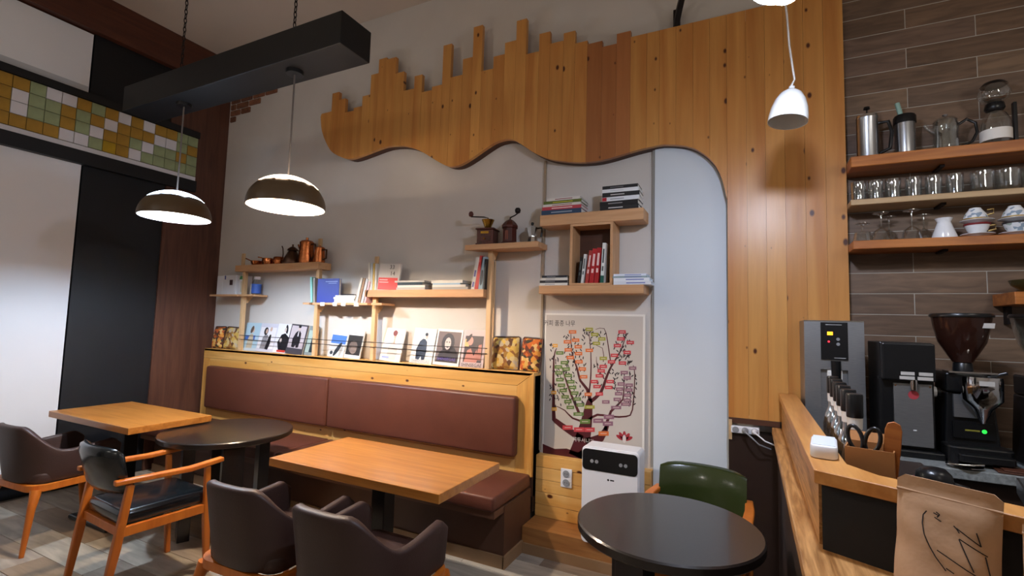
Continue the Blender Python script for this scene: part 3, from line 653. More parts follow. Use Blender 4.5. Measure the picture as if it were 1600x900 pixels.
sF2 = [('17171b', .03, -.90, -.645, 'black book at the bottom of the right stack on the upper thick shelf'), ('141418', .03, -.90, -.645, 'black book second from the bottom of the right stack on the upper thick shelf'),
       ('dfe2e6', .028, -.885, -.64, 'white book third from the bottom of the right stack with a red mark'), ('1b1c20', .03, -.885, -.64, 'black book third from the top of the right stack'),
       ('e2e4e6', .024, -.885, -.645, 'white book second from the top of the right stack'), ('1a1a1e', .022, -.885, -.65, 'black book on top of the right stack')]
z = ZF
for i, (h, th, a, b, lb) in enumerate(sF2):
    t = lying(a, b, 3.125, .15, z, th, cm(h), lb, gF, rz=(.02, -.02, 0, .03, 0, .02)[i]); z += th
    w_ = (b-a)/2; B(-w_*.55, w_*.2, -.0757, -.075, th*.38, th*.6).build('spine_print', cm(('c8c8c8', '8a8a8a', '9aa0a8', 'b8b8b8', 'c8ccd0', '6a6a70')[i]), t)
    if i == 2: B(-w_*.99, -w_*.75, -.0757, -.075, .002, th-.002).build('red_mark', cm('b02030'), t)
gB = 'books in the open box'
for x, wd, h, col, lean, lb in ((-1.055, .02, .18, '15161a', .10, 'black book at the left end of the open box'), (-1.03, .018, .2, 'dcdcd8', .10, 'white and black book second from the left in the open box'), (-1.0, .022, .225, 'a83a34', .12, 'red book left of the middle in the open box'),
                                (-.972, .03, .235, 'b01f26', .10, 'bright red book in the middle of the open box'), (-.937, .028, .24, 'a3191f', .08, 'dark red book beside the white one in the open box'), (-.895, .022, .27, 'e0e2dc', .05, 'white and green book at the right end of the open box')):
    t = standing(x, wd, 3.14, .13, ZG+.015, h, cm(col), lb, gB, lean)
    bars(t, wd, [(h*.3, h*.42), (h*.5, h*.85)], cm('e8c8c4' if col[0] in 'ab' else '555a58'), .13)
    if wd == .022 and h > .25: G().box(-.0004, wd+.0004, -.0655, -.06, 0, .05).build('green_band', cm('1f5a4c'), t)
gG = 'books on the lower thick shelf'
z = ZG
for h, th, a, b, lb in (('e2dfd6', .018, -1.325, -1.12, 'white book at the bottom of the small stack left of the open box'), ('22222a', .018, -1.325, -1.12, 'dark book second from the bottom of the stack left of the open box'), ('dcd9d0', .018, -1.32, -1.12, 'white book second from the top of the stack left of the open box'), ('202630', .016, -1.31, -1.125, 'dark blue book on top of the stack left of the open box')):
    t = lying(a, b, 3.125, .14, z, th, cm(h), lb, gG); z += th; w_ = (b-a)/2
    B(-w_*.6, w_*.1, -.0707, -.07, th*.38, th*.6).build('spine_print', cm('8c8c90'), t)
z = ZG
for h, th, a, b, lb in (('d9dde2', .022, -.80, -.56, 'white book at the bottom of the stack right of the open box'), ('e4e8ec', .022, -.80, -.57, 'white book second from the bottom of the stack right of the open box'), ('8fa3a4', .012, -.805, -.585, 'grey-green magazine second from the top of the stack right of the open box'), ('dde3ee', .014, -.80, -.59, 'white and blue magazine on top of the stack right of the open box')):
    t = lying(a, b, 3.12, .14, z, th, cm(h), lb, gG, pages='paper_cool'); z += th; w_ = (b-a)/2
    B(-w_*.3, w_*.7, -.0707, -.07, th*.35, th*.65).build('spine_print', cm('6a72b0'), t)
# shelf D: upright books, two stacks, leaning books
gD = 'books on the long shelf'
for x, wd, h, col, lb, ln in ((-2.925, .022, .235, 'dcd8cc', 'white book at the left end of the long shelf', -.05), (-2.90, .02, .235, 'c9d3d6', 'pale blue book second from the left end of the long shelf', -.03), (-2.875, .018, .23, 'd8b25c', 'yellow-spined book near the left end of the long shelf', -.03), (-2.853, .016, .225, 'e4e0d8', 'white book behind the red and white cover on the long shelf', -.02)):
    standing(x, wd, 3.15, .15, ZD, h, cm(col), lb, gD, ln)
t = thing('book', 'book with a red and grey front cover numbered 33 and 14 on the long shelf', 'book', (-2.72, 3.16, ZD), 0, gD); t.rotation_euler = (-.1, .03, .12)
B(-.105, .1, 0, .018, 0, .225).build('pages', 'paper', t); B(-.106, .101, -.002, .0, 0, .226).build('cover', cm('cfcac4'), t)
G().flat([(-.1, .002), (.1, .002), (.085, .105), (-.1, .105)], -.0026).build('cover_print', cm('d8443a'), t)
text('33', .05, 'ink', t, 'lettering', .02, -.0032, .195); text('14', .05, 'ink', t, 'lettering', .03, -.0032, .14)
G().flat([(-.09, .082), (-.01, .082), (-.01, .09), (-.09, .09)], -.0032).flat([(-.09, .062), (.0, .062), (.0, .07), (-.09, .07)], -.0032).build('cover_print', cm('e8c0b8'), t)
z = ZD
for i, (h, th, a, b, lb) in enumerate((('b3ada6', .02, -2.62, -2.33, 'grey book at the bottom of the left stack on the long shelf'), ('ddd9d2', .018, -2.61, -2.33, 'white book second from the bottom of the left stack on the long shelf'), ('2c3a44', .024, -2.61, -2.36, 'dark slate book third from the bottom of the left stack on the long shelf'), ('c9c5bd', .014, -2.64, -2.34, 'pale book on top of the left stack on the long shelf'))):
    lying(a, b, 3.15, .15, z, th, cm(h), lb, gD, pages='paper_grey'); z += th
z = ZD
for i, (h, th, a, b, lb) in enumerate((('a8a49e', .02, -2.26, -1.93, 'grey book at the bottom of the right stack on the long shelf'), ('d9d6cf', .018, -2.26, -1.95, 'white book second from the bottom of the right stack on the long shelf'), ('9fc0d8', .012, -2.255, -2.0, 'light blue book third from the bottom of the right stack on the long shelf'), ('e2dfd8', .024, -2.27, -1.98, 'white book on top of the right stack on the long shelf'))):
    lying(a, b, 3.15, .15, z, th, cm(h), lb, gD, pages='paper_grey'); z += th
for x, wd, h, col, lb, ln in ((-1.905, .03, .25, 'd6d2cc', 'white book leaning at the right end of the long shelf'  , .16), (-1.872, .03, .26, 'c23a38', 'red book leaning at the right end of the long shelf', .15), (-1.838, .034, .25, '93aab8', 'grey-blue book with a dark figure at the right end of the long shelf', .10), (-1.80, .014, .23, '1c1f24', 'thin black book against the post at the right end of the long shelf', .04)):
    t = standing(x, wd, 3.15, .14, ZD, h, cm(col), lb, gD, ln)
    if col == '93aab8': G().flat(ell(.017, .09, .013, .06), -.0707).build('spine_print', cm('2a3440'), t)
    if col == 'd6d2cc': bars(t, wd, [(.02, .06), (.1, .15)], cm('4a4a8c'), .14)
# shelf C
gC = 'books on the thin middle shelf'
for x, wd, h, col, lb, ln in ((-3.60, .022, .235, '8fd0c8', 'turquoise book at the left end of the thin middle shelf', -.12), (-3.57, .022, .225, '9a9690', 'grey book behind the blue one on the thin middle shelf', -.08)): standing(x, wd, 3.15, .15, ZCs, h, cm(col), lb, gC, ln)
t = thing('book', 'royal blue book facing forward on the thin middle shelf', 'book', (-3.41, 3.17, ZCs), 0, gC); t.rotation_euler = (-.05, -.03, .25)
B(-.105, .105, 0, .03, .003, .215).build('pages', 'paper', t); G().box(-.108, .108, -.003, 0, 0, .22).box(-.108, .108, .03, .033, 0, .22).box(-.11, -.106, -.003, .033, 0, .22).build('cover', cm('1c2f8c'), t)
G().flat([(-.03, .19), (.09, .19), (.09, .196), (-.03, .196)], -.0035).flat([(0, .175), (.08, .175), (.08, .179), (0, .179)], -.0035).build('cover_print', cm('8fa0d8'), t)
z = ZCs
for i, (h, th, a, b, lb) in enumerate((('ddd8d0', .018, -3.30, -3.06, 'white book at the bottom of the stack on the thin middle shelf'), ('c8d0dc', .016, -3.30, -3.07, 'pale blue book in the stack on the thin middle shelf'), ('e4dfd6', .016, -3.31, -3.06, 'cream book in the stack on the thin middle shelf'), ('d4cfc6', .016, -3.29, -3.05, 'grey-white book near the top of the stack on the thin middle shelf'), ('28262a', .01, -3.22, -3.08, 'small black notebook on the stack on the thin middle shelf'))):
    lying(a, b, 3.14, .04 if th == .01 else .14, z, th, cm(h), lb, gC); z += th
for x, wd, h, col, lb, ln in ((-3.055, .026, .225, 'd8d4ca', 'white book leaning right on the thin middle shelf', .22), (-3.02, .02, .22, '9a7a60', 'tan book leaning right on the thin middle shelf', .22), (-2.99, .024, .215, 'cfd3d6', 'grey-white book leaning right on the thin middle shelf', .22), (-2.955, .018, .19, 'ddb0b4', 'pink and white book leaning right on the thin middle shelf', .22)):
    standing(x, wd, 3.14, .12, ZCs, h, cm(col), lb, gC, ln)
# shelf B: white boxes and bottles
for x, w_, h, lb in ((-5.065, .09, .2, 'narrow white carton at the left end of the small shelf'), (-4.972, .215, .205, 'white carton with a dark square print on the small shelf')):
    t = thing('carton', lb, 'box', (x, 3.2, ZBs), 0, 'cartons on the small shelf'); B(0, w_, 0, .1, 0, h).build('box_body', 'white_plastic', t, bevel=.003)
    if w_ > .1: G().flat([(.115, .10), (.165, .10), (.165, .155), (.115, .155)], -.0006).build('box_print', cm('3a2226'), t); G().flat([(.03, .16), (.05, .16), (.05, .2), (.03, .2)], -.0006).build('box_print', cm('3c4c8c'), t)
t = thing('tea_box', 'white tea box with green print on the small shelf', 'box', (-4.745, 3.225, ZBs), 0); B(0, .1, 0, .08, 0, .2).build('box_body', 'white_plastic', t, bevel=.003)
G().flat([(.005, .16), (.07, .16), (.06, .195), (.02, .195)], -.0006).build('box_print', cm('3a8a50'), t); G().flat([(.03, .03), (.06, .03), (.06, .14), (.03, .14)], -.0006).build('box_print', cm('d8cfb8'), t)
t = thing('bottle', 'small bottle with a blue label behind the shelf post', 'bottle', (-4.50, 3.25, ZBs)); G().lathe([(.0001, 0), (.042, 0), (.045, .01), (.045, .13), (.03, .15), (.03, .16)], seg=20).build('body', 'glass', t, smooth=50)
G().lathe([(.0455, .015), (.0455, .11)], seg=20, cap0=False, cap1=False).build('label', cm('3a62b8'), t, smooth=60); G().lathe([(.032, .158), (.032, .185), (.0001, .186)], seg=20).build('lid', 'white_plastic', t, smooth=40)
t = thing('jar', 'small cream jar beside the blue-labelled bottle', 'jar', (-4.565, 3.26, ZBs)); G().lathe([(.0001, 0), (.026, 0), (.027, .09), (.02, .1)], seg=16).build('body', cm('d8d0bc'), t, smooth=50); G().lathe([(.021, .1), (.021, .115), (.0001, .116)], seg=16).build('lid', 'white_plastic', t, smooth=50)

# shelf A: copper pots
gA = 'copper pots on the top left shelf'
def pot(x, prof, m, label, handle=None, spout=None, lid=None, name='copper_pot', cat='pot'):
    t = thing(name, label, cat, (x, 3.21, ZA), 0, gA)
    G().lathe(prof, seg=24).build('body', m, t, smooth=50)
    if handle: G().tube(handle[0], handle[1], 7).build('handle', handle[2], t, smooth=60)
    if spout: G().tube(spout[0], spout[1], 8).build('spout', m, t, smooth=60)
    if lid: G().lathe(lid, seg=20).build('lid', m, t, smooth=50)
    return t
pot(-4.46, [(.0001, 0), (.045, 0), (.055, .02), (.06, .045), (.055, .045), (.05, .02), (.0001, .006)], 'copper', 'low copper pan with a long handle at the left end of the top left shelf', ([(-.055, 0, .04), (-.10, -.01, .055), (-.15, -.02, .075)], .006, 'copper'))
pot(-4.29, [(.0001, 0), (.055, 0), (.062, .03), (.058, .065), (.05, .065), (.05, .01), (.0001, .008)], 'copper', 'small copper saucepan on the top left shelf', ([(-.055, 0, .06), (-.09, -.02, .075), (-.12, -.03, .08)], .006, 'copper'))
pot(-4.14, [(.0001, 0), (.05, 0), (.058, .03), (.05, .07), (.042, .075), (.042, .02), (.0001, .015)], 'copper', 'small copper coffee pot with an upturned handle on the top left shelf', ([(.05, 0, .06), (.08, -.02, .10), (.085, -.03, .15), (.07, -.03, .175)], .0055, 'dark_brass'))
pot(-3.955, [(.0001, 0), (.085, 0), (.088, .015), (.07, .06), (.045, .11), (.03, .135)], 'dark_brass', 'dark cone-shaped coffee pot on the top left shelf', ([(.055, 0, .03), (.09, 0, .06), (.10, 0, .12), (.06, 0, .13)], .007, 'dark_brass'), None, [(.05, .13), (.045, .145), (.02, .165), (.008, .17), (.008, .19), (.0001, .192)])
pot(-3.765, [(.0001, 0), (.072, 0), (.074, .02), (.062, .17), (.066, .2), (.06, .2), (.0001, .19)], 'copper', 'tall hammered copper pot on the top left shelf', ([(.062, 0, .18), (.11, 0, .18), (.12, 0, .09), (.07, 0, .03)], .008, 'dark_brass'), ([(-.06, 0, .12), (-.10, 0, .16), (-.115, -.0, .185)], [.014, .01, .007]), [(.064, .2), (.05, .215), (.012, .225), (.012, .245), (.0001, .246)])
pot(-3.59, [(.0001, 0), (.05, 0), (.052, .01), (.044, .13), (.046, .14), (.0001, .138)], 'copper', 'small hammered copper mug at the right end of the top left shelf', ([(.046, 0, .12), (.085, 0, .12), (.085, 0, .04), (.05, 0, .03)], .009, 'dark_brass'), None, [(.045, .14), (.03, .15), (.006, .155), (.006, .165), (.0001, .166)])

# shelf E: coffee mills and a moka pot
t = thing('coffee_mill', 'square wooden coffee mill with a brass hopper and crank', 'coffee mill', (-1.80, 3.2, ZE), .15)
B(-.065, .065, -.06, .06, 0, .115).build('body', 'mill_wood', t, bevel=.003); B(-.075, .075, -.07, .07, .115, .128).build('top', 'mill_wood', t, bevel=.004); B(-.072, .072, -.067, .067, 0, .012).build('base', 'mill_wood', t, bevel=.003)
d = B(-.045, .045, -.064, -.06, .025, .065).build('drawer', 'mill_wood', t); G().lathe([(.0001, 0), (.006, 0), (.006, .012), (.0001, .014)], seg=10, M=Matrix.Translation((0, -.064, .045)) @ Matrix.Rotation(PI/2, 4, 'X')).build('knob', 'brass', d, smooth=50)
G().flat([(-.035, .085), (.03, .085), (.03, .103), (-.035, .103)], -.0606).build('name_plate', 'brass', t)
G().lathe([(.02, .128), (.028, .15), (.045, .19), (.05, .2), (.046, .2), (.03, .165)], seg=20).build('hopper', 'brass', t, smooth=50)
G().tube([(0, 0, .13), (0, 0, .215), (-.03, -.01, .222), (-.13, -.03, .225)], .005, 7).build('crank', 'iron', t, smooth=60); G().lathe([(.0001, .222), (.016, .228), (.02, .245), (.014, .262), (.0001, .268)], -.13, -.03, 12).build('crank_knob', 'mill_wood', t, smooth=60)
t = thing('coffee_mill', 'domed wooden coffee mill with a raised crank', 'coffee mill', (-1.61, 3.2, ZE), 0)
G().lathe([(.0001, 0), (.065, 0), (.066, .012), (.055, .02), (.053, .12), (.062, .125), (.064, .14), (.05, .16), (.03, .18), (.012, .19)], seg=8).build('body', 'mill_wood', t, smooth=30)
G().tube([(0, 0, .185), (0, 0, .205), (.05, -.02, .215), (.07, -.025, .225)], .005, 7).build('crank', 'iron', t, smooth=60); G().lathe([(.0001, .222), (.018, .23), (.023, .25), (.016, .265), (.0001, .268)], .075, -.027, 12).build('crank_knob', 'iron', t, smooth=60)
G().flat([(-.012, .03), (.012, .03), (.012, .1), (-.012, .1)], -.0535).build('inlay', cm('7a4030'), t)
t = thing('moka_pot', 'small faceted metal moka pot on the shelf', 'moka pot', (-1.435, 3.22, ZE), .2)
G().lathe([(.0001, 0), (.038, 0), (.04, .005), (.03, .05), (.03, .055)], seg=8).build('base', 'chrome', t, smooth=20); G().lathe([(.03, .055), (.044, .12), (.04, .122)], seg=8).build('upper', 'chrome', t, smooth=20)
G().lathe([(.042, .12), (.02, .135), (.0001, .137)], seg=8).build('lid', 'chrome', t, smooth=20); G().lathe([(.006, .135), (.012, .15), (.008, .16), (.0001, .162)], seg=10).build('lid_knob', 'black_plastic', t, smooth=50)
G().tube([(.04, 0, .115), (.07, 0, .118), (.072, 0, .09), (.066, 0, .05)], .007, 7).build('handle', 'black_plastic', t, smooth=50)

# ================================================================== magazines behind the wires
def fig_(kind): return FIGS[kind]
def body(g, pts, x, z, s): g.flat([(x+a*s, z+b*s) for a, b in pts], 0); return g
def magazine(x0, x1, h, label, cover, prints, lean=0, texts=(), y0=3.232):
    t = thing('magazine', label, 'magazine', ((x0+x1)/2, y0, 1.1615), 0, 'magazines behind the wires'); t.rotation_euler = (-.19, lean, random.uniform(-.03, .03)); w_ = (x1-x0)/2
    B(-w_+.002, w_-.001, .001, .009, .001, h-.001).build('pages', 'paper', t); G().box(-w_, w_, -.0008, .001, 0, h).box(-w_, w_, .009, .010, 0, h).build('cover', cm(cover), t)
    for k, (col, polys) in enumerate(prints):
        g = G()
        for po in polys: g.flat([(a*w_, b*h) for a, b in po], -.0012-.0003*k)
        g.build('cover_print', cm(col), t)
    for s_, sz, col, zz in texts: text(s_, sz, cm(col), t, 'lettering', 0, -.003, zz*h, sx=1.0)
R_ = lambda a, b, c_, d_: [(a, c_), (b, c_), (b, d_), (a, d_)]
suit = [(-.45, .12), (-.52, .4), (-.3, .62), (-.08, .7), (.12, .7), (.35, .62), (.42, .35), (.36, .12), (.1, .1), (0, .2), (-.15, .1)]
coat = [(-.4, .05), (-.35, .4), (-.2, .58), (0, .62), (.25, .56), (.35, .3), (.35, .05)]
magazine(-4.655, -4.425, .285, 'pale blue magazine with a coated figure, first from the left behind the wires', 'a9c6d4', [('4468b0', [R_(-.75, .5, .38, .55)]), ('b8ae98', [coat]), ('c9b0a0', [ell(.1, .74, .16, .1)]), ('5a4a40', [ell(-.05, .76, .2, .12, rot=.4)]), ('c2cdd4', [R_(-.95, .95, .0, .1)])], .0)
magazine(-4.425, -4.185, .285, 'grey-white magazine with two standing figures, second from the left', 'c9c8d4', [('e2e0e4', [R_(-.92, .92, .12, .86)]), ('8d8a8e', [[(-.6, .1), (-.5, .5), (-.25, .62), (.1, .58), (.05, .1)]]), ('1d1b20', [[(.0, .1), (.15, .5), (.3, .62), (.45, .6), (.5, .3), (.35, .08)], ell(-.25, .72, .24, .14)]), ('c8a898', [ell(-.18, .72, .11, .08), ell(.3, .8, .13, .08)])], .02)
magazine(-4.175, -3.945, .285, 'white magazine with a black-clad figure and red print, third from the left', 'dfe0e6', [('17171c', [[(-.7, .35), (-.4, .62), (.0, .68), (.5, .55), (.7, .3), (.5, .06), (-.4, .08)], ell(.1, .82, .2, .12, rot=-.7)]), ('c9beb8', [ell(-.05, .8, .12, .08), ell(-.35, .42, .12, .08)]), ('b8362c', [R_(-.55, .45, .03, .1)])], .03)
magazine(-3.985, -3.755, .285, 'dark-bordered magazine with a suited figure, fourth from the left', '3b3840', [('bcb4ba', [R_(-.9, .85, .2, .95)]), ('1c1a20', [[(a, b*.95+.12) for a, b in suit]]), ('c8b4b0', [ell(.05, .87, .14, .09)]), ('e6e2e4', [[(-.02, .6), (.1, .6), (.06, .78), (.0, .78)]]), ('141218', [ell(.05, .93, .17, .05)])], .05, y0=3.217)
magazine(-3.75, -3.625, .275, 'grey-green magazine half hidden by a post, fifth from the left', '7f8a8c', [('a8bcb8', [R_(-.85, .85, .1, .85)]), ('22343c', [[(-.1, .1), (.0, .6), (.3, .8), (.6, .55), (.6, .1)]]), ('c8b4a8', [ell(.15, .78, .2, .07)])], .03)
magazine(-3.445, -3.255, .245, 'white magazine with a bright blue panel, left of the pair between the posts', 'e2e0de', [('a8a8a8', [R_(-.6, .2, .885, .905)]), ('4a78c8', [R_(-.95, .95, .5, .82)]), ('2a3038', [ell(.1, .3, .5, .14, rot=.5), ell(-.6, .15, .2, .07)]), ('b0b0ac', [ell(.55, .25, .25, .14, rot=.9)])], .06)
magazine(-3.245, -3.06, .25, 'white magazine with a dark photograph, right of the pair between the posts', 'e6e2dc', [('9a9a98', [R_(-.6, .3, .89, .91)]), ('26221f', [R_(-.92, .92, .12, .82)]), ('6f625c', [ell(-.1, .4, .55, .22)]), ('8a7c74', [ell(.0, .3, .4, .14)])], .04)
magazine(-2.84, -2.62, .28, 'white fashion magazine with a red-haired figure, left of the last four', 'eae4dc', [('9a9690', [ell(-.55, .88, .25, .035), ell(.5, .86, .3, .03, rot=-.1)]), ('eae4dc', [ell(-.55, .88, .2, .022), ell(.5, .86, .24, .018, rot=-.1)]), ('d8ccc0', [[(-.35, .05), (-.35, .45), (-.1, .58), (.3, .55), (.6, .3), (.5, .05)]]), ('d8a890', [ell(.1, .78, .13, .08), [(.02, .55), (.2, .55), (.16, .72), (.06, .72)]]), ('7a3020', [ell(.06, .86, .22, .09)]), ('9aa6cc', [R_(-.8, -.1, .08, .14)])], .06)
magazine(-2.52, -2.30, .29, 'pale magazine with a navy-suited figure, second of the last four', 'd8d6d0', [('e6e4de', [R_(-.9, .92, .16, .84)]), ('1c2230', [[(a-.05, b) for a, b in suit]]), ('caa898', [ell(.2, .77, .12, .08)]), ('1a1614', [ell(.16, .83, .14, .05)])], .04, [('SHINSEGAE', .036, 'a8aab4', .06)])
magazine(-2.285, -2.045, .29, 'white-framed magazine with a dark portrait, third of the last four', 'e4e0d8', [('6b5a54', [R_(-.88, .88, .08, .93)]), ('2a1f1e', [ell(-.05, .62, .5, .27), [(-.8, .09), (-.6, .35), (-.2, .5), (.5, .5), (.85, .3), (.85, .09)]]), ('cdbcb4', [ell(-.05, .6, .24, .17)]), ('2a1f1e', [ell(-.14, .64, .06, .015), ell(.06, .64, .06, .015), ell(-.04, .5, .08, .015)])], .03, [('SHINSEGAE', .034, '5a4a9c', .17)])
magazine(-2.03, -1.825, .29, 'mauve magazine with a warm-toned portrait, last beside the right post', 'c4b0b0', [('3a2c2e', [R_(-.78, .8, .13, .84)]), ('d8b070', [R_(-.78, -.4, .55, .75)]), ('b87868', [[(-.7, .13), (-.5, .45), (-.2, .5), (.1, .3), (.3, .48), (.45, .2), (.4, .13)], [(.3, .2), (.45, .6), (.7, .62), (.75, .2)]]), ('c89484', [ell(-.3, .7, .24, .12)]), ('2a1c1c', [ell(-.45, .78, .25, .07, rot=.4)])], .0, [('SHINSEGAE', .036, '3a3034', .055)])

# ================================================================== patterned pillows
def patch_mat(name, hexes, sc, dark):
    m = bpy.data.materials.new(name); m.use_nodes = True; MATS[name] = m; nt = m.node_tree; N = nt.nodes; L = nt.links; b = N['Principled BSDF']; b.inputs['Roughness'].default_value = .85
    tc = N.new('ShaderNodeTexCoord'); v = N.new('ShaderNodeTexVoronoi'); v.inputs['Scale'].default_value = sc; L.new(tc.outputs['Object'], v.inputs['Vector'])
    s_ = N.new('ShaderNodeSeparateColor'); L.new(v.outputs['Color'], s_.inputs[0]); r = N.new('ShaderNodeValToRGB'); r.color_ramp.interpolation = 'CONSTANT'; e = r.color_ramp.elements
    while len(e) < len(hexes): e.new(.5)
    for i, h in enumerate(hexes): e[i].position = i/len(hexes); e[i].color = c(h)
    L.new(s_.outputs[0], r.inputs[0]); L.new(r.outputs[0], b.inputs['Base Color']); return m
patch_mat('gold_patches', ['#b58a3c', '#c9a44e', '#8a5a2c', '#c8b078', '#9c7434', '#d0b058', '#5a3a22', '#b8a890'], 34, 0)
patch_mat('orange_patches', ['#c0621e', '#d08a34', '#8a4018', '#c9a050', '#3a3424', '#b85a28', '#d8b070', '#5a2a18'], 40, 0)
def pillow(x, wd, hh, label, m, lean, rz, y=3.235):
    t = thing('pillow', label, 'pillow', (x, y, 1.162), 0, 'patterned pillows on the bench back'); t.rotation_euler = (-.16, lean, rz)
    n = 14; v = []; f = []
    for side in (-1, 1):
        for i in range(n+1):
            for j in range(n+1):
                u_, w_ = -1+2*i/n, -1+2*j/n; k = (1-u_**4)*(1-w_**4); pin = 1-.06*(1-abs(u_)**2)*abs(w_)**3
                v.append((wd/2*u_*(1-.05*(1-w_*w_)*0), side*.034*k**.5+.034, hh/2+hh/2*w_*pin))
    q = (n+1)**2
    for s_ in (0, 1):
        for i in range(n):
            for j in range(n):
                a = s_*q+i*(n+1)+j; fc = (a, a+n+1, a+n+2, a+1); f.append(fc if s_ == 0 else fc[::-1])
    G().add(v, f).build('cushion', m, t, smooth=80)
    G().tube([(wd/2*math.copysign(min(1, abs(a)), a), .034, hh/2+hh/2*b) for a, b in rrect(-1, 1, -1, 1, .12, 3)], .006, 6, closed=True).build('piping', cm('3a1c14'), t, smooth=60)
pillow(-1.655, .225, .25, 'gold patchwork pillow on the bench back, left of the two by the poster', 'gold_patches', -.03, .06)
pillow(-1.46, .17, .25, 'orange patchwork pillow at the end of the bench back by the poster', 'orange_patches', .03, -.12, 3.24)
pillow(-4.865, .235, .235, 'gold patchwork pillow on the bench back beside the brown pier', 'gold_patches', .02, .05)
pillow(-5.075, .15, .235, 'orange patchwork pillow tucked behind the gold one beside the brown pier', 'orange_patches', -.02, .1, 3.225)

# ================================================================== coffee tree poster
po = thing('poster', 'grey poster of a dark red coffee tree hung with coloured name tags', 'poster', (-.97, 3.30, .6))
YQ = 3.3035
def pq(cx, cy): return XZ(840+cx/3.75, 480+cy/3.75, YQ)
x0, z1 = pq(52, 45); x1, _ = pq(618, 52); z0 = .575
B(x0-.012, x1+.014, YQ+.0005, YQ+.006, z0, z1+.014).build('sheet', 'paper', po, world=True); B(x0, x1, YQ, YQ+.0005, z0, z1).build('printed_field', cm('c4bdb4'), po, world=True)
def stroke(g, pts, w0, w1):
    P = [pq(a, b) for a, b in pts]; n = len(P); D_ = []
    for i in range(n-1):
        for t_ in (0, .5): 
            a0, a1, a2, a3 = P[max(i-1, 0)], P[i], P[i+1], P[min(i+2, n-1)]
            D_.append(tuple(.5*((2*a1[k])+(-a0[k]+a2[k])*t_+(2*a0[k]-5*a1[k]+4*a2[k]-a3[k])*t_*t_+(-a0[k]+3*a1[k]-3*a2[k]+a3[k])*t_**3) for k in (0, 1)))
    D_.append(P[-1]); m_ = len(D_)
    g.stroke(D_, [(w0+(w1-w0)*i/(m_-1))*.00145 for i in range(m_)], YQ-.0004)
g = G()
for pts, a, b in (([(235, 880), (262, 780), (285, 680), (300, 580), (308, 535)], 95, 18), ([(262, 775), (180, 720), (105, 665), (95, 640), (93, 520), (95, 300), (112, 240)], 36, 3), ([(308, 545), (290, 480), (250, 430), (232, 360), (200, 260), (195, 150)], 18, 3),
                  ([(302, 500), (312, 400), (312, 270), (300, 140)], 8, 3), ([(308, 555), (370, 500), (400, 420), (430, 350), (490, 250), (520, 150)], 18, 3), ([(245, 625), (200, 520), (160, 410), (140, 340)], 15, 3), ([(285, 675), (205, 650), (160, 605), (110, 580)], 11, 3),
                  ([(300, 660), (350, 630), (430, 640), (520, 640), (556, 600), (570, 400), (560, 340)], 12, 3), ([(395, 720), (430, 610), (500, 540), (505, 420)], 16, 3), ([(285, 800), (370, 765), (410, 690)], 55, 16), ([(390, 420), (350, 350), (345, 290)], 6, 2), ([(430, 340), (410, 200), (390, 125), (340, 130)], 6, 2), ([(385, 320), (380, 240), (300, 210)], 4, 2)):
    stroke(g, pts, a, b)
for q in ([(30, 800), (100, 830), (100, 880), (30, 868)], [(100, 830), (170, 828), (170, 892), (100, 880)], [(170, 828), (235, 850), (235, 902), (170, 892)], [(235, 850), (330, 800), (340, 900), (235, 902)]): g.flat([pq(*a) for a in q], YQ-.0004)
g.build('printed_tree', cm('4c1a20'), po, world=True)
tags = {'d0703a': [(205, 145), (175, 203), (223, 193), (238, 232), (180, 250), (240, 272), (192, 295), (243, 320), (262, 362), (270, 408), (303, 253), (297, 510), (387, 740)], 'd8a040': [(103, 225), (95, 500), (97, 597)],
        '9a9a3c': [(303, 130), (335, 160), (377, 186), (345, 212), (385, 300), (305, 585)],
        '5f7a3c': [(130, 268), (157, 325), (122, 350), (168, 363), (125, 385), (180, 400), (130, 425), (195, 437), (140, 457), (205, 470), (150, 488), (218, 503), (162, 525), (232, 538), (178, 553), (250, 573), (192, 587), (240, 626), (278, 670)],
        'c2434a': [(495, 145), (487, 186), (543, 207), (468, 225), (525, 265), (450, 282), (433, 320), (497, 327), (385, 347), (373, 373), (362, 402), (332, 436), (425, 436), (348, 465), (416, 470), (362, 508), (176, 705), (243, 717), (305, 718)],
        '8a6272': [(557, 357), (508, 383), (525, 415), (490, 450), (537, 457), (480, 480), (535, 485), (475, 507), (527, 515), (467, 540), (525, 545), (400, 555), (518, 568), (460, 588), (418, 643), (355, 665), (412, 682)]}
mk_ = G()
for col, L_ in tags.items():
    g = G()
    for a, b in L_:
        w_ = (22, 30)[b > 560 and col != '5f7a3c']; h_ = (10, 13)[b > 640]; w_ = 30 if b in (626, 670) else w_; w_ = 15 if col == 'd8a040' else w_
        g.flat([pq(a-w_, b-h_), pq(a+w_, b-h_), pq(a+w_, b+h_), pq(a-w_, b+h_)], YQ-.0008)
        mk_.flat([pq(a-w_*.6, b-1.6), pq(a+w_*.6, b-1.6), pq(a+w_*.6, b+1.6), pq(a-w_*.6, b+1.6)], YQ-.0011)
    g.build('printed_tags', cm(col), po, world=True)['kind'] = 'stuff'
mk_.build('printed_lines', cm('d8c8bc'), po, world=True)['kind'] = 'stuff'
g = G(); rr = random.Random(3)
for cx, cy, sx, sy, n in ((150, 440, 80, 150, 80), (225, 270, 70, 110, 55), (500, 240, 55, 100, 55), (330, 190, 70, 60, 22), (510, 480, 70, 100, 45), (390, 400, 60, 80, 25), (240, 520, 40, 60, 20), (100, 250, 25, 60, 10)):
    for _ in range(n):
        a, b = cx+rr.uniform(-1, 1)*sx, cy+rr.uniform(-1, 1)*sy; X_, Z_ = pq(a, b); g.flat(ell(X_, Z_, .0042, .012, 6, rot=rr.uniform(-.9, .9)), YQ-.0006)
o = g.build('printed_leaves', cm('2c2226'), po, world=True); o['kind'] = 'stuff'
g = G(); X_, Z_ = pq(508, 772)
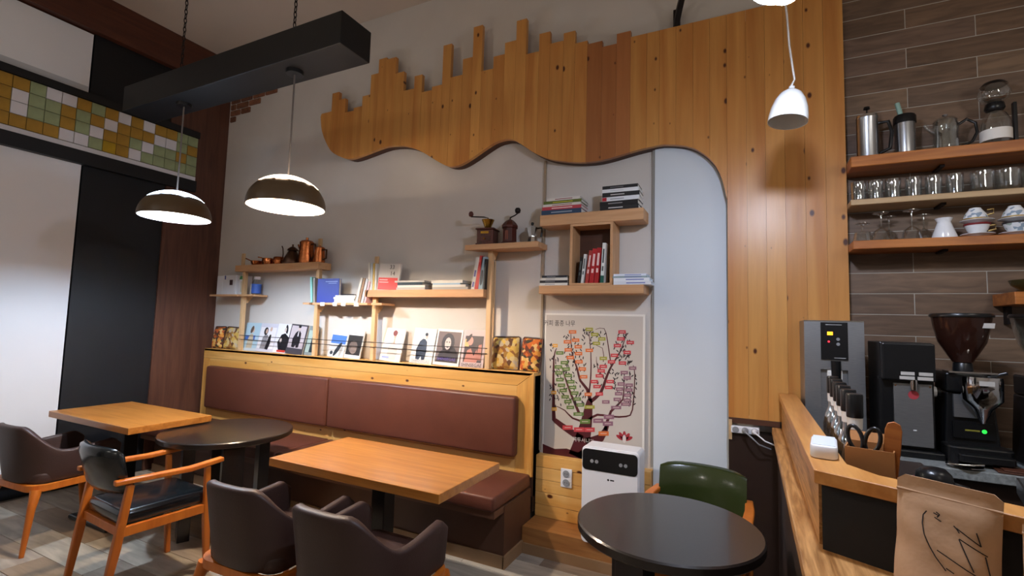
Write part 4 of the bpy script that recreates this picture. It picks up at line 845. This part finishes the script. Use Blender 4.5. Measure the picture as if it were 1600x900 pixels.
for a in (-1.1, -.6, 0, .6, 1.1): g.flat(ell(X_+math.sin(a)*.032, Z_+math.cos(a)*.03-.008, .012, .03, 10, rot=-a), YQ-.0006)
g.build('emblem', cm('a8303a'), po, world=True); G().flat(ell(X_, Z_, .012, .028, 10), YQ-.0009).build('emblem', cm('d8ccc8'), po, world=True)
a, b = pq(128, 96); text('커피 품종 나무', .046, 'ink', po, 'lettering', a, YQ-.0008, b, sx=.86, world=True)
a, b = pq(268, 782); text('꼭두서니과', .034, cm('d8ccc8'), po, 'lettering', a, YQ-.0010, b, world=True)
g = G(); g.stroke([pq(460+i*6, 832+4*math.sin(i*1.9)) for i in range(16)], .002, YQ-.0008); g.build('signature', cm('5a4a48'), po, world=True)

# ================================================================== outlet, air purifier
t = thing('wall_outlet', 'white double power outlet on the pine boards', 'outlet', (-1.14, 3.24, .395)); B(-.04, .04, -.008, 0, 0, .125).build('plate', 'white_plastic', t, bevel=.003)
for z in (.033, .092):
    o = G().lathe([(.0001, 0), (.022, 0), (.024, .003), (.024, .004)], seg=20, M=Matrix.Translation((0, -.0085, z)) @ Matrix.Rotation(PI/2, 4, 'X')).build('socket', 'grey_plastic', t, smooth=40)
    for sx in (-1, 1): G().flat(ell(sx*.008, z, .003, .003, 8), -.013).build('pin_hole', 'black_matte', o)
t = thing('air_purifier', 'tall white air purifier with a black control panel beside the poster', 'air purifier', (-.775, 3.0, .1655))
G().prism(rrect(-.185, .175, 0, .585, .03), .012, .17).build('body', 'white_plastic', t, bevel=.006)
G().prism(rrect(-.178, .168, .004, .575, .026), 0, .013).build('front_cover', 'white_plastic', t, bevel=.002, seg=1)
p_ = G().prism(rrect(-.176, .166, .445, .572, .024), -.003, .001).build('control_panel', 'black_plastic', t)
for x in (-.115, -.085, .065, .095): G().lathe([(.0001, 0), (.011, 0), (.011, .002)], seg=16, M=Matrix.Translation((x, -.003, .5)) @ Matrix.Rotation(PI/2, 4, 'X')).build('button', 'grey_plastic', p_, smooth=40)
G().flat([(-.02, .40), (-.012, .408), (-.004, .40), (-.012, .392)], -.0006).flat([(.0, .396), (.025, .396), (.025, .404), (.0, .404)], -.0006).build('logo', 'ink', t)
# ================================================================== bar shelves on the tiled wall
Z1, Z2, Z3 = 2.455, 2.225, 1.995
for zt, th, m, yf, lb in ((Z1, .058, 'rack_wood', 3.09, 'thick reddish shelf with the coffee presses, top of the bar shelves'), (Z2, .03, 'rack_pale', 3.12, 'thin pale shelf with the row of tumblers, middle of the bar shelves'), (Z3, .045, 'rack_wood', 3.09, 'thick reddish shelf with cups and stem glasses, lowest of the bar shelves')):
    t = thing('bar_shelf', lb, 'shelf', (1.3, 3.2, zt-th), 0, 'bar shelves'); B(.497, 2.1, yf, YB-.003, zt-th, zt).build('board', m, t, world=True, bevel=.003, seg=1)
    for x in (.9, 1.8): B(x, x+.02, 3.2, YB-.003, zt-th-.012, zt-th).build('support', 'iron', t, world=True)
def vessel(name, label, cat, x, y, z, parts, group=None, rz=0):
    t = thing(name, label, cat, (x, y, z), rz, group)
    for p in parts: 
        if p[0] == 'L': G().lathe(p[3], seg=p[4] if len(p) > 4 else 24).build(p[1], p[2], t, smooth=50)
        elif p[0] == 'T': G().tube(p[3], p[4], 8).build(p[1], p[2], t, smooth=60)
        elif p[0] == 'B': G().box(*p[3]).build(p[1], p[2], t, bevel=p[4] if len(p) > 4 else .002)
    return t
YI = 3.19
vessel('french_press', 'steel French press with a black handle on the top bar shelf', 'coffee press', .592, YI, Z1, [('L', 'body', 'steel', [(.0001, 0), (.05, 0), (.05, .23), (.052, .235), (.046, .235), (.0001, .232)]), ('L', 'lid', 'chrome', [(.052, .236), (.05, .25), (.01, .258), (.0001, .259)]),
       ('L', 'plunger', 'black_plastic', [(.004, .258), (.004, .285), (.016, .29), (.014, .302), (.0001, .304)]), ('T', 'handle', 'black_plastic', [(.048, -.01, .2), (.09, -.02, .2), (.105, -.02, .14), (.095, -.02, .05), (.05, -.01, .03)], .009)])
vessel('travel_tumbler', 'steel tumbler with a black lid and pale green straw on the top bar shelf', 'tumbler', .757, YI, Z1, [('L', 'body', 'steel', [(.0001, 0), (.04, 0), (.042, .02), (.046, .18), (.0001, .182)]), ('L', 'lid', 'black_plastic', [(.05, .178), (.05, .215), (.044, .225), (.0001, .224)]), ('T', 'straw', cm('8fb0a4'), [(-.01, 0, .2), (-.03, 0, .3)], .012)])
vessel('glass_teapot', 'round glass teapot with a dark curled handle on the top bar shelf', 'teapot', .925, YI, Z1, [('L', 'body', 'glass', [(.0001, 0), (.05, 0), (.054, .02), (.05, .09), (.056, .13), (.048, .165), (.045, .165), (.052, .13), (.046, .09), (.05, .02), (.0001, .006)]), ('L', 'lid', 'glass', [(.05, .166), (.04, .18), (.01, .19), (.0001, .191)]), ('L', 'lid_knob', 'steel', [(.006, .19), (.012, .2), (.0001, .206)]),
       ('T', 'handle', 'black_plastic', [(.05, 0, .14), (.085, 0, .165), (.12, 0, .14), (.125, 0, .09), (.105, 0, .045), (.055, 0, .02)], .007), ('T', 'spout', 'glass', [(-.045, 0, .11), (-.075, 0, .14), (-.085, 0, .16)], [.014, .01, .008])])
vessel('siphon_brewer', 'glass siphon coffee maker with a white label on the top bar shelf', 'coffee maker', 1.12, YI, Z1, [('L', 'lower_globe', 'glass', [(.0001, .01), (.05, .012), (.06, .05), (.06, .12), (.045, .165), (.025, .185), (.025, .2)]), ('L', 'label', 'paper', [(.0605, .03), (.0608, .085)]), ('L', 'collar', 'black_plastic', [(.034, .19), (.04, .2), (.036, .225), (.028, .23)]),
       ('L', 'upper_bowl', 'glass', [(.02, .23), (.05, .245), (.065, .275), (.055, .315), (.05, .318)]), ('L', 'lid', 'black_plastic', [(.054, .318), (.04, .335), (.0001, .34)]), ('B', 'stand', 'black_plastic', (.066, .08, -.012, .012, 0, .22)), ('B', 'base', 'black_plastic', (-.05, .085, -.05, .05, 0, .01))])
# ribbed tumblers
xs = [.545, .62, .697, .785, .868, .953]
def ribbed(x, k, lb):
    t = thing('glass_tumbler', lb, 'glass', (x, 3.19, Z2), 0, 'tumblers on the middle bar shelf'); n = 28; g = G(); prof = [(0, .03), (.01, .034), (.11, .036), (.112, .033), (.012, .031), (.01, 0)]
    v = []; f = []; K = len(prof)
    for i in range(n):
        a = 2*PI*i/n; rb = 1.04 if i % 2 else .98
        for j, (z, r) in enumerate(prof): q = r*(rb if j in (1,) else 1); v.append((q*math.cos(a), q*math.sin(a), z))
    for i in range(n):
        j = (i+1) % n
        for q in range(K-1): f.append((i*K+q, j*K+q, j*K+q+1, i*K+q+1))
    f.append(tuple(i*K for i in range(n))[::-1]); g.add(v, f).build('bowl', 'glass', t, smooth=40)
for k, x in enumerate(xs): ribbed(x, k, 'ribbed tumbler on the middle bar shelf, %s from the pine boards' % ('first', 'second', 'third', 'fourth', 'fifth', 'sixth')[k])
for k, x in enumerate((1.06, 1.155, 1.25)):
    vessel('glass_mug', 'wide clear glass on the middle bar shelf, %s' % ('beside the sixth tumbler', 'second of its row', 'at the right edge of the picture')[k], 'glass', x, 3.19, Z2, [('L', 'bowl', 'glass', [(.0001, 0), (.03, 0), (.045, .02), (.047, .11), (.044, .112), (.042, .025), (.0001, .012)])], 'wide glasses on the middle bar shelf')
# upturned stem glasses
for k, (x, y, h) in enumerate(((.555, 3.17, .105), (.635, 3.16, .155), (.69, 3.26, .15), (.765, 3.16, .16), (.84, 3.26, .15))):
    pts = [(.045, 0), (.047, .002), (.036, .055), (.008, .075 if h > .12 else .06), (.004, .085 if h > .12 else .068), (.0045, h-.012), (.012, h-.006), (.036, h-.002), (.036, h), (.0001, h)]
    vessel('stem_glass', ('short upturned stem glass beside the pine boards on the lowest bar shelf', 'tall upturned stem glass at the front, nearer the pine boards', 'upturned stem glass at the back between the two tall front ones', 'tall upturned stem glass at the front, nearer the white carafe', 'upturned stem glass at the back beside the white carafe')[k], 'glass', x, y, Z3, [('L', 'bowl', 'glass', pts)], 'upturned stem glasses on the lowest bar shelf')
vessel('carafe', 'white porcelain carafe with a flared neck on the lowest bar shelf', 'carafe', .893, 3.15, Z3, [('L', 'body', 'white_porcelain', [(.0001, 0), (.052, 0), (.053, .004), (.03, .075), (.027, .085), (.036, .105), (.033, .105), (.024, .085), (.0001, .08)])])
def teacup(x, y, z, label, inv, band, pat):
    s_ = (lambda p: [(r, .062-zz) for r, zz in p][::-1]) if inv else (lambda p: p)
    return vessel('teacup', label, 'cup', x, y, z, [('L', 'bowl', pat, s_([(.0001, 0), (.022, 0), (.024, .006), (.04, .03), (.05, .06), (.048, .062), (.038, .032), (.0001, .01)])), ('L', 'rim_band', band, s_([(.0495, .053), (.0512, .062)])), ('T', 'handle', mat('gilt', '#b89a5c', .3, .6), [(.043, 0, .048), (.066, 0, .05), (.066, 0, .028), (.04, 0, .022)], .0035)], 'stacked teacups on the lowest bar shelf', -.4)
def saucer(x, y, z, label): return vessel('saucer', label, 'saucer', x, y, z, [('L', 'dish', 'white_porcelain', [(.0001, 0), (.03, 0), (.034, .003), (.066, .014), (.066, .016), (.03, .006), (.0001, .005)], 28)], 'stacked saucers on the lowest bar shelf')
patch_mat('floral', ['#e4e6e6', '#dfe3e6', '#9fb0a8', '#e8e8ea', '#8fa0b0', '#e2e4e8'], 60, 0)
for cx, nm, pt in ((1.02, 'red-banded', 'white_porcelain'), (1.165, 'flowered', 'floral')):
    saucer(cx, 3.15, Z3, 'white saucer at the bottom of the %s cup stack' % nm); teacup(cx, 3.15, Z3+.0065, '%s teacup standing upright at the bottom of its stack' % nm, False, cm('7a1f24') if nm[0] == 'r' else cm('3a3434'), pt)
    saucer(cx, 3.15, Z3+.069, 'white saucer in the middle of the %s cup stack' % nm); teacup(cx-.005, 3.15, Z3+.0855, '%s teacup turned upside down on top of its stack' % nm, True, mat('gilt', '#b89a5c', .3, .6), 'floral')

# ================================================================== machines on the worktop
ZW = .9555
t = thing('water_dispenser', 'brushed steel hot water dispenser with a black display panel', 'water dispenser', (.383, 2.95, ZW))
B(-.129, .129, .02, .26, 0, .61).build('body', 'steel_brushed', t, bevel=.004); G().box(-.129, -.058, 0, .02, 0, .608).box(.058, .129, 0, .02, 0, .608).box(-.058, .058, 0, .02, .36, .608).build('front', 'steel_brushed', t)
B(-.129, .129, -.001, .02, .604, .61).build('top_edge', 'chrome', t); p_ = B(-.056, .06, -.006, 0, .41, .60).build('display_panel', 'black_plastic', t)
G().flat([(-.028, .535), (-.004, .535), (-.004, .552), (-.028, .552)], -.0066).build('display', mat('led_orange', '#ff9a1c', .5, emit=3.0), p_); G().flat(ell(-.022, .502, .005, .005, 8), -.0066).build('indicator', mat('led_red', '#ff2a3a', .5, emit=2.0), p_)
for zz in (.49, .515): G().lathe([(.0001, 0), (.008, 0), (.008, .002)], seg=14, M=Matrix.Translation((.018, -.006, zz)) @ Matrix.Rotation(PI/2, 4, 'X')).build('button', 'grey_plastic', p_)
for a, b, zz in ((-.035, .035, .586), (.0, .05, .418)): G().flat([(a, zz), (b, zz), (b, zz+.004), (a, zz+.004)], -.0066).build('panel_print', cm('9a9a9a'), p_)
B(-.03, .035, .005, .0195, .27, .36).build('notice', 'paper', t); G().flat([(-.026, .275), (-.004, .275), (-.004, .31), (-.026, .31)], .0044).build('notice_print', cm('3a6ab8'), t); G().flat([(-.002, .335), (.03, .335), (.03, .35), (-.002, .35)], .0044).build('notice_print', cm('b84a30'), t)
G().lathe([(.008, .24), (.008, .28), (.02, .31), (.022, .405)], .005, -.02, 12).build('tap', 'black_plastic', t, smooth=50); B(-.055, .055, -.05, .02, .0, .03).build('drip_tray', 'black_plastic', t, bevel=.003)
def grinder_tall():
    t = thing('coffee_grinder', 'tall black coffee grinder with a steel front plate', 'coffee grinder', (.645, 2.8, ZW))
    B(-.098, .098, .02, .28, .03, .512).build('body', 'black_plastic', t, bevel=.006); B(-.1, .12, -.02, .29, 0, .03).build('base', 'black_plastic', t, bevel=.006); B(-.096, .096, -.02, .03, .34, .508).build('head', 'black_plastic', t, bevel=.006)
    B(-.052, .088, .008, .021, .045, .325).build('front_plate', 'steel_brushed', t, bevel=.002)
    for a, b, zz in ((-.035, .02, .345), (.03, .085, .345), (-.03, .02, .365), (.035, .085, .365)): G().flat([(a, zz), (b, zz), (b, zz+.015), (a, zz+.015)], -.0206).build('plate_label', 'paper_grey', t)
    G().lathe([(.014, .3), (.016, .345)], .02, -.005, 14).build('chute', 'chrome', t, smooth=50); G().flat(ell(.02, .275, .02, .02, 14), .0074).build('red_sticker', cm('b04048'), t); G().flat([(.015, .115), (.028, .115), (.028, .12), (.015, .12)], .0074).build('maker_mark', 'white_plastic', t)
    for x in (-.045, .08): G().lathe([(.0001, 0), (.004, 0), (.004, .002)], seg=8, M=Matrix.Translation((x, .008, .315)) @ Matrix.Rotation(PI/2, 4, 'X')).build('screw', 'chrome', t)
    k = G().lathe([(.0001, 0), (.024, 0), (.024, .02), (.0001, .02)], seg=18, M=Matrix.Translation((.098, .08, .29)) @ Matrix.Rotation(PI/2, 4, 'Y')).build('dial', 'white_plastic', t, smooth=40); G().lathe([(.02, .02), (.022, .035), (.0001, .036)], seg=18, M=Matrix.Translation((.098, .08, .29)) @ Matrix.Rotation(PI/2, 4, 'Y')).build('dial_cap', 'black_plastic', k, smooth=40)
    tag_ = G().flat([(.06, .335), (.075, .335), (.075, .35), (.06, .35)], -.0985, 'YZ').build('side_badge', 'steel', t)
grinder_tall()
def grinder_hopper(x, y, label, full):
    t = thing('coffee_grinder', label, 'coffee grinder', (x, y, ZW), 0, 'grinders with bean hoppers')
    G().prism([(-.09, 0), (.11, 0), (.1, .12), (.085, .3), (-.075, .3), (-.085, .12)], .02, .18).build('body', 'black_plastic', t, bevel=.01); G().prism(rrect(-.1, .12, -.07, .05, .03), 0, .075, 'XY').build('base', 'black_plastic', t, bevel=.008)
    p_ = B(-.06, .075, .008, .021, .10, .17).build('panel', 'black_plastic', t); G().flat(ell(.045, .135, .009, .009, 12), .0074).build('power_light', mat('led_green', '#2ad048', .5, emit=1.2), p_); G().flat([(-.02, .132), (.03, .132), (.03, .139), (-.02, .139)], .0074).build('panel_print', mat('print_gold', '#8a8430', .5), p_)
    B(-.055, .06, .006, .02, .19, .29).build('splash_plate', 'steel_brushed', t)
    G().lathe([(.008, .175), (.034, .235), (.068, .275), (.070, .36), (.068, .374), (.0001, .374)], .03, -.03, 26).build('doser', 'chrome', t, smooth=45); G().flat([(.0, .34), (.05, .34), (.05, .36), (.0, .36)], -.1012).build('doser_label', 'paper_grey', t)
    G().box(-.08, .08, .0, .16, .3, .385).build('head', 'black_plastic', t, bevel=.008); B(-.075, .09, -.02, .165, .385, .392).build('head_plate', 'chrome', t)
    G().lathe([(.036, .392), (.034, .425), (.03, .43)], .0, .07, 20).build('throat', 'black_plastic', t, smooth=50)
    hm = 'smoke_glass' if full else 'glass'
    G().lathe([(.036, .43), (.05, .455), (.085, .52), (.1, .59), (.106, .635), (.103, .635), (.096, .59), (.081, .523), (.046, .459), (.032, .434)], .0, .07, 32, cap0=False, cap1=False).build('hopper', hm if full else 'glass', t, smooth=50)
    if full: G().lathe([(.03, .436), (.045, .46), (.08, .524), (.093, .585), (.0001, .6)], .0, .07, 28).build('beans', 'beans', t, smooth=50)
    G().lathe([(.112, .634), (.113, .642), (.108, .65), (.0001, .654)], .0, .07, 32).build('hopper_lid', 'black_plastic', t, smooth=40)
    if full: G().flat([(.045, .585), (.085, .585), (.088, .607), (.045, .607)], -.018).build('hopper_label', 'paper_grey', t)
    G().bar([(.06, -.0, .37), (.12, -.02, .395)], .02, .012).build('lever', 'black_plastic', t, bevel=.003)
    G().prism(rrect(-.075, .105, -.115, -.07, .015), .02, .05, 'XY').build('tray', 'black_plastic', t, bevel=.004)
grinder_hopper(.868, 2.83, 'black coffee grinder with a full dark bean hopper', True)
grinder_hopper(1.135, 2.8, 'black coffee grinder with an empty clear hopper at the right edge', False)
t = thing('corner_rack', 'small wooden rack on the tiled wall at the right edge', 'shelf', (1.28, 3.2, 1.66)); B(-.16, .2, -.12, .115, 0, .06).build('board', 'rack_wood', t, bevel=.003); B(-.12, -.1, .08, .118, -.09, 0).build('bracket', 'iron', t)
vessel('serving_bowl', 'olive glass bowl on the small wooden rack', 'bowl', 1.235, 3.17, 1.7205, [('L', 'bowl', mat('olive_glass', '#7a7448', .1, trans=.8), [(.0001, 0), (.04, 0), (.09, .035), (.1, .06), (.096, .06), (.086, .038), (.0001, .006)], 28)])
vessel('saucer', 'steel saucer with a spoon beside the full grinder', 'saucer', .80, 2.70, ZW, [('L', 'dish', 'chrome', [(.0001, 0), (.04, 0), (.06, .008), (.06, .01), (.0001, .004)], 28), ('T', 'spoon', 'chrome', [(-.06, -.02, .012), (0, -.02, .014), (.06, -.01, .02)], .004)])
t = thing('cloth', 'folded brown cloth on the stone worktop', 'cloth', (1.0, 2.705, ZW), -.1); B(-.1, .2, -.045, .05, 0, .008).build('fold', cm('4a2a1c'), t, bevel=.003); B(-.08, .18, -.04, .045, .0085, .014).build('fold', cm('523022'), t, bevel=.003)

# ================================================================== things on the bar ledge and inner shelf
ZI = .9855
for k, (x, y) in enumerate(((.318, 2.5), (.311, 2.36), (.304, 2.22), (.297, 2.09), (.292, 1.96), (.288, 1.83))):
    vessel('syrup_bottle', 'clear black-capped bottle, %s of the row behind the ledge' % ('farthest', 'second farthest', 'third farthest', 'third nearest', 'second nearest', 'nearest')[k], 'bottle', x, y, ZI,
           [('L', 'glass_body', 'glass', [(.0001, 0), (.036, 0), (.038, .01), (.038, .13), (.03, .17), (.018, .2), (.016, .235), (.013, .235), (.014, .2), (.027, .168), (.035, .128), (.035, .012), (.0001, .008)], 22), ('L', 'collar_label', 'paper', [(.0165, .222), (.0195, .224), (.021, .262), (.017, .262)], 18), ('L', 'cap', 'black_plastic', [(.0215, .258), (.0225, .262), (.0225, .325), (.021, .33), (.0001, .331)], 18)], 'bottles behind the ledge')
t = thing('cardboard_box', 'open brown cardboard box of utensils behind the ledge corner', 'box', (.305, 1.71, ZI), -.25)
G().box(-.055, .055, -.06, -.057, 0, .2).box(-.055, .055, .057, .06, 0, .2).box(-.055, -.052, -.057, .057, 0, .2).box(.052, .055, -.057, .057, 0, .2).box(-.055, .055, -.06, .06, 0, .003).build('box_walls', 'cardboard', t)
G().bar([(.0, .058, .19), (.0, .075, .225)], .11, .002, side=(0, 0, 1)).build('flap', 'cardboard', t)
t = thing('scissors', 'black-handled scissors standing in the cardboard box', 'scissors', (.285, 1.685, ZI+.005), -.3)
for sx in (-1, 1):
    ring = [(sx*.02+.017*math.cos(a)*1.0+sx*.006*math.sin(a), 0, .215+.034*math.sin(a)) for a in (2*PI*i/16 for i in range(16))]
    G().tube(ring, .0055, 8, closed=True).build('handle', 'black_plastic', t, smooth=60); G().bar([(sx*.008, 0, .185), (0, 0, .12), (-sx*.012, 0, .0)], [.012, .012, .004], .003, side=(0, 1, 0)).build('blade', 'steel', t)
t = thing('wooden_spatula', 'flat wooden spatula standing in the cardboard box', 'spatula', (.33, 1.675, ZI+.005), 0); t.rotation_euler = (.0, .08, -.3)
G().prism([(-.011, 0), (.011, 0), (.012, .1), (.017, .13), (.019, .2), (.019, .25), (.014, .268), (0, .274), (-.014, .268), (-.019, .25), (-.019, .2), (-.017, .13), (-.012, .1)], 0, .006).build('blade', 'rack_wood', t, bevel=.0015, seg=1)
t = thing('card_reader', 'white rounded plastic box lying on the bar ledge', 'device', (.19, 1.69, 1.1505), -.12)
G().prism(rrect(-.033, .033, -.075, .085, .02), 0, .036, 'XY').build('body', 'white_plastic', t, bevel=.006, smooth=40); B(-.028, .028, -.06, .08, .0362, .0375).build('top_cover', cm('d6dce2'), t, bevel=.001, seg=1)
vessel('steel_jug', 'steel jug with a black lid behind the bar ledge', 'jug', .515, 1.99, ZI, [('L', 'body', 'steel', [(.0001, 0), (.055, 0), (.06, .01), (.05, .05), (.046, .06), (.0001, .06)], 28), ('L', 'rim', 'chrome', [(.05, .058), (.05, .066), (.0001, .066)], 28), ('L', 'lid', 'black_plastic', [(.047, .066), (.044, .085), (.03, .1), (.0001, .104)], 28), ('T', 'handle', 'black_plastic', [(.045, -.01, .06), (.075, -.015, .055), (.08, -.015, .02), (.055, -.01, .01)], .007)])
t = thing('steel_tray', 'shallow steel tray with a dark red cloth at the right of the bar', 'tray', (.92, 1.92, ZI), -.25)
G().box(-.2, .25, -.1, .28, 0, .006).box(-.2, .25, -.1, -.094, .006, .05).box(-.2, .25, .274, .28, .006, .05).box(-.2, -.194, -.094, .274, .006, .05).box(.244, .25, -.094, .274, .006, .05).build('pan', 'steel', t)
tag(G().box(.80, 1.05, 1.90, 1.99, ZI+.0065, ZI+.03).build('red_cloth', cm('5a1a28'), bevel=.006), 'folded dark red cloth lying in the steel tray', 'cloth')
tag(G().lathe([(.0001, 0), (.02, 0), (.022, .01), (.02, .05), (.0001, .052)], .79, 1.93, 14, Matrix.Translation((0, 0, ZI+.007))).build('white_cup', 'white_porcelain', smooth=50), 'small white cup in the steel tray', 'cup')

# ================================================================== kraft paper bags
def bag(s, o, wd, h, label, write):
    p = P0+D*s-Nn*o; rz = math.atan2(D.y, D.x)
    t = thing('paper_bag', label, 'paper bag', (p.x, p.y, .9535), 0, 'kraft coffee bags on the lower ledge'); t.rotation_euler = (-.12, .03, rz)
    n, m = 12, 16; v = []; f = []; rnd = random.Random(5)
    def front(u_, w_):
        th = .052*(1-w_)**.8*(1-u_**4) if w_ < .86 else .004*(1-u_**4); cr = .0025*math.sin(7*u_+11*w_)*(1-w_)+.002*math.sin(17*w_+3*u_)*(w_ < .86)
        return -th-cr-.002
    for sd in (0, 1):
        for j in range(m+1):
            w_ = j/m
            for i in range(n+1):
                u_ = -1+2*i/n; z = h*w_
                if w_ > .99 and abs(u_) > .9: z -= .012
                x = wd/2*u_*(1-.03*math.sin(PI*w_)); v.append((x, front(u_, w_) if sd == 0 else -front(u_, w_)*.35, z))
    q = (n+1)*(m+1)
    for sd in (0, 1):
        for j in range(m):
            for i in range(n): a = sd*q+j*(n+1)+i; fc = (a, a+1, a+n+2, a+n+1); f.append(fc if sd == 0 else fc[::-1])
    for j in range(m):
        for i in (0, n): a = j*(n+1)+i; f.append((a, a+n+1, q+a+n+1, q+a))
    for i in range(n):
        f.append((i, q+i, q+i+1, i+1)); a = m*(n+1)+i; f.append((a, a+1, q+a+1, q+a))
    G().add(v, f).build('pouch', 'kraft', t, smooth=60)
    G().tube([(-wd*.495, -.0035, h*.868), (0, -.006, h*.868), (wd*.495, -.0035, h*.868)], .0028, 6).build('zip_seal', 'kraft', t, smooth=60)
    if write:
        g = G()
        for st in ([(300, 395), (275, 440), (275, 520), (300, 620), (350, 720), (400, 800), (480, 895)], [(355, 395), (400, 410)], [(375, 380), (405, 398), (385, 430)], [(365, 435), (420, 460)], [(515, 465), (540, 490), (560, 520)], [(535, 480), (715, 590)], [(715, 590), (680, 475)], [(560, 570), (760, 665)], [(560, 575), (680, 825)], [(745, 670), (790, 865)], [(405, 730), (785, 890)], [(480, 870), (540, 895)]):
            P = []
            for a, b in zip(st, st[1:]):
                for k in range(5): P.append((a[0]+(b[0]-a[0])*k/5, a[1]+(b[1]-a[1])*k/5))
            P.append(st[-1]); pts = [((a-440)/830*wd, h-(b-88)/830*wd) for a, b in P]
            for (a, b), (a2, b2) in zip(pts, pts[1:]):
                dx, dz = a2-a, b2-b; l = math.hypot(dx, dz) or 1; ox, oz = -dz/l*.0011, dx/l*.0011
                y0, y1 = front(2*a/wd, b/h)-.0022, front(2*a2/wd, b2/h)-.0022
                g.add([(a+ox, y0, b+oz), (a2+ox, y1, b2+oz), (a2-ox, y1, b2-oz), (a-ox, y0, b-oz)], [(0, 1, 2, 3)])
        g.build('handwriting', 'ink', t)
bag(.258, -.05, .17, .238, 'brown kraft coffee bag with black handwriting on the lower ledge', True)
bag(.452, -.05, .17, .2, 'brown kraft coffee bag at the right edge of the picture on the lower ledge', False)

# ================================================================== power strip and cords below the pine boards
t = thing('power_strip', 'white power strip with two plugs under the pine boards', 'power strip', (-.03, 3.185, .901), 0)
B(-.075, .075, -.005, .045, 0, .04).build('strip', 'white_plastic', t, bevel=.005)
for x in (-.05, .0, .05): G().lathe([(.0001, 0), (.017, 0), (.018, .002)], seg=16, M=Matrix.Translation((x, -.005, .02)) @ Matrix.Rotation(PI/2, 4, 'X')).build('socket', 'grey_plastic', t, smooth=40)
for x, m, pts in ((.0, 'grey_plastic', [(0, -.04, .02), (.03, -.07, .0), (.07, -.08, -.035), (.13, -.05, -.06)]), (.05, 'white_plastic', [(.05, -.04, .02), (.075, -.06, .005), (.10, -.07, -.015), (.155, -.06, -.035)])):
    pl_ = G().lathe([(.016, 0), (.017, .02), (.008, .036)], seg=12, M=Matrix.Translation((x, -.007, .02)) @ Matrix.Rotation(PI/2, 4, 'X')).build('plug', m, t, smooth=40)
    G().tube(pts, .0045, 6).build('cord', m, pl_, smooth=60)
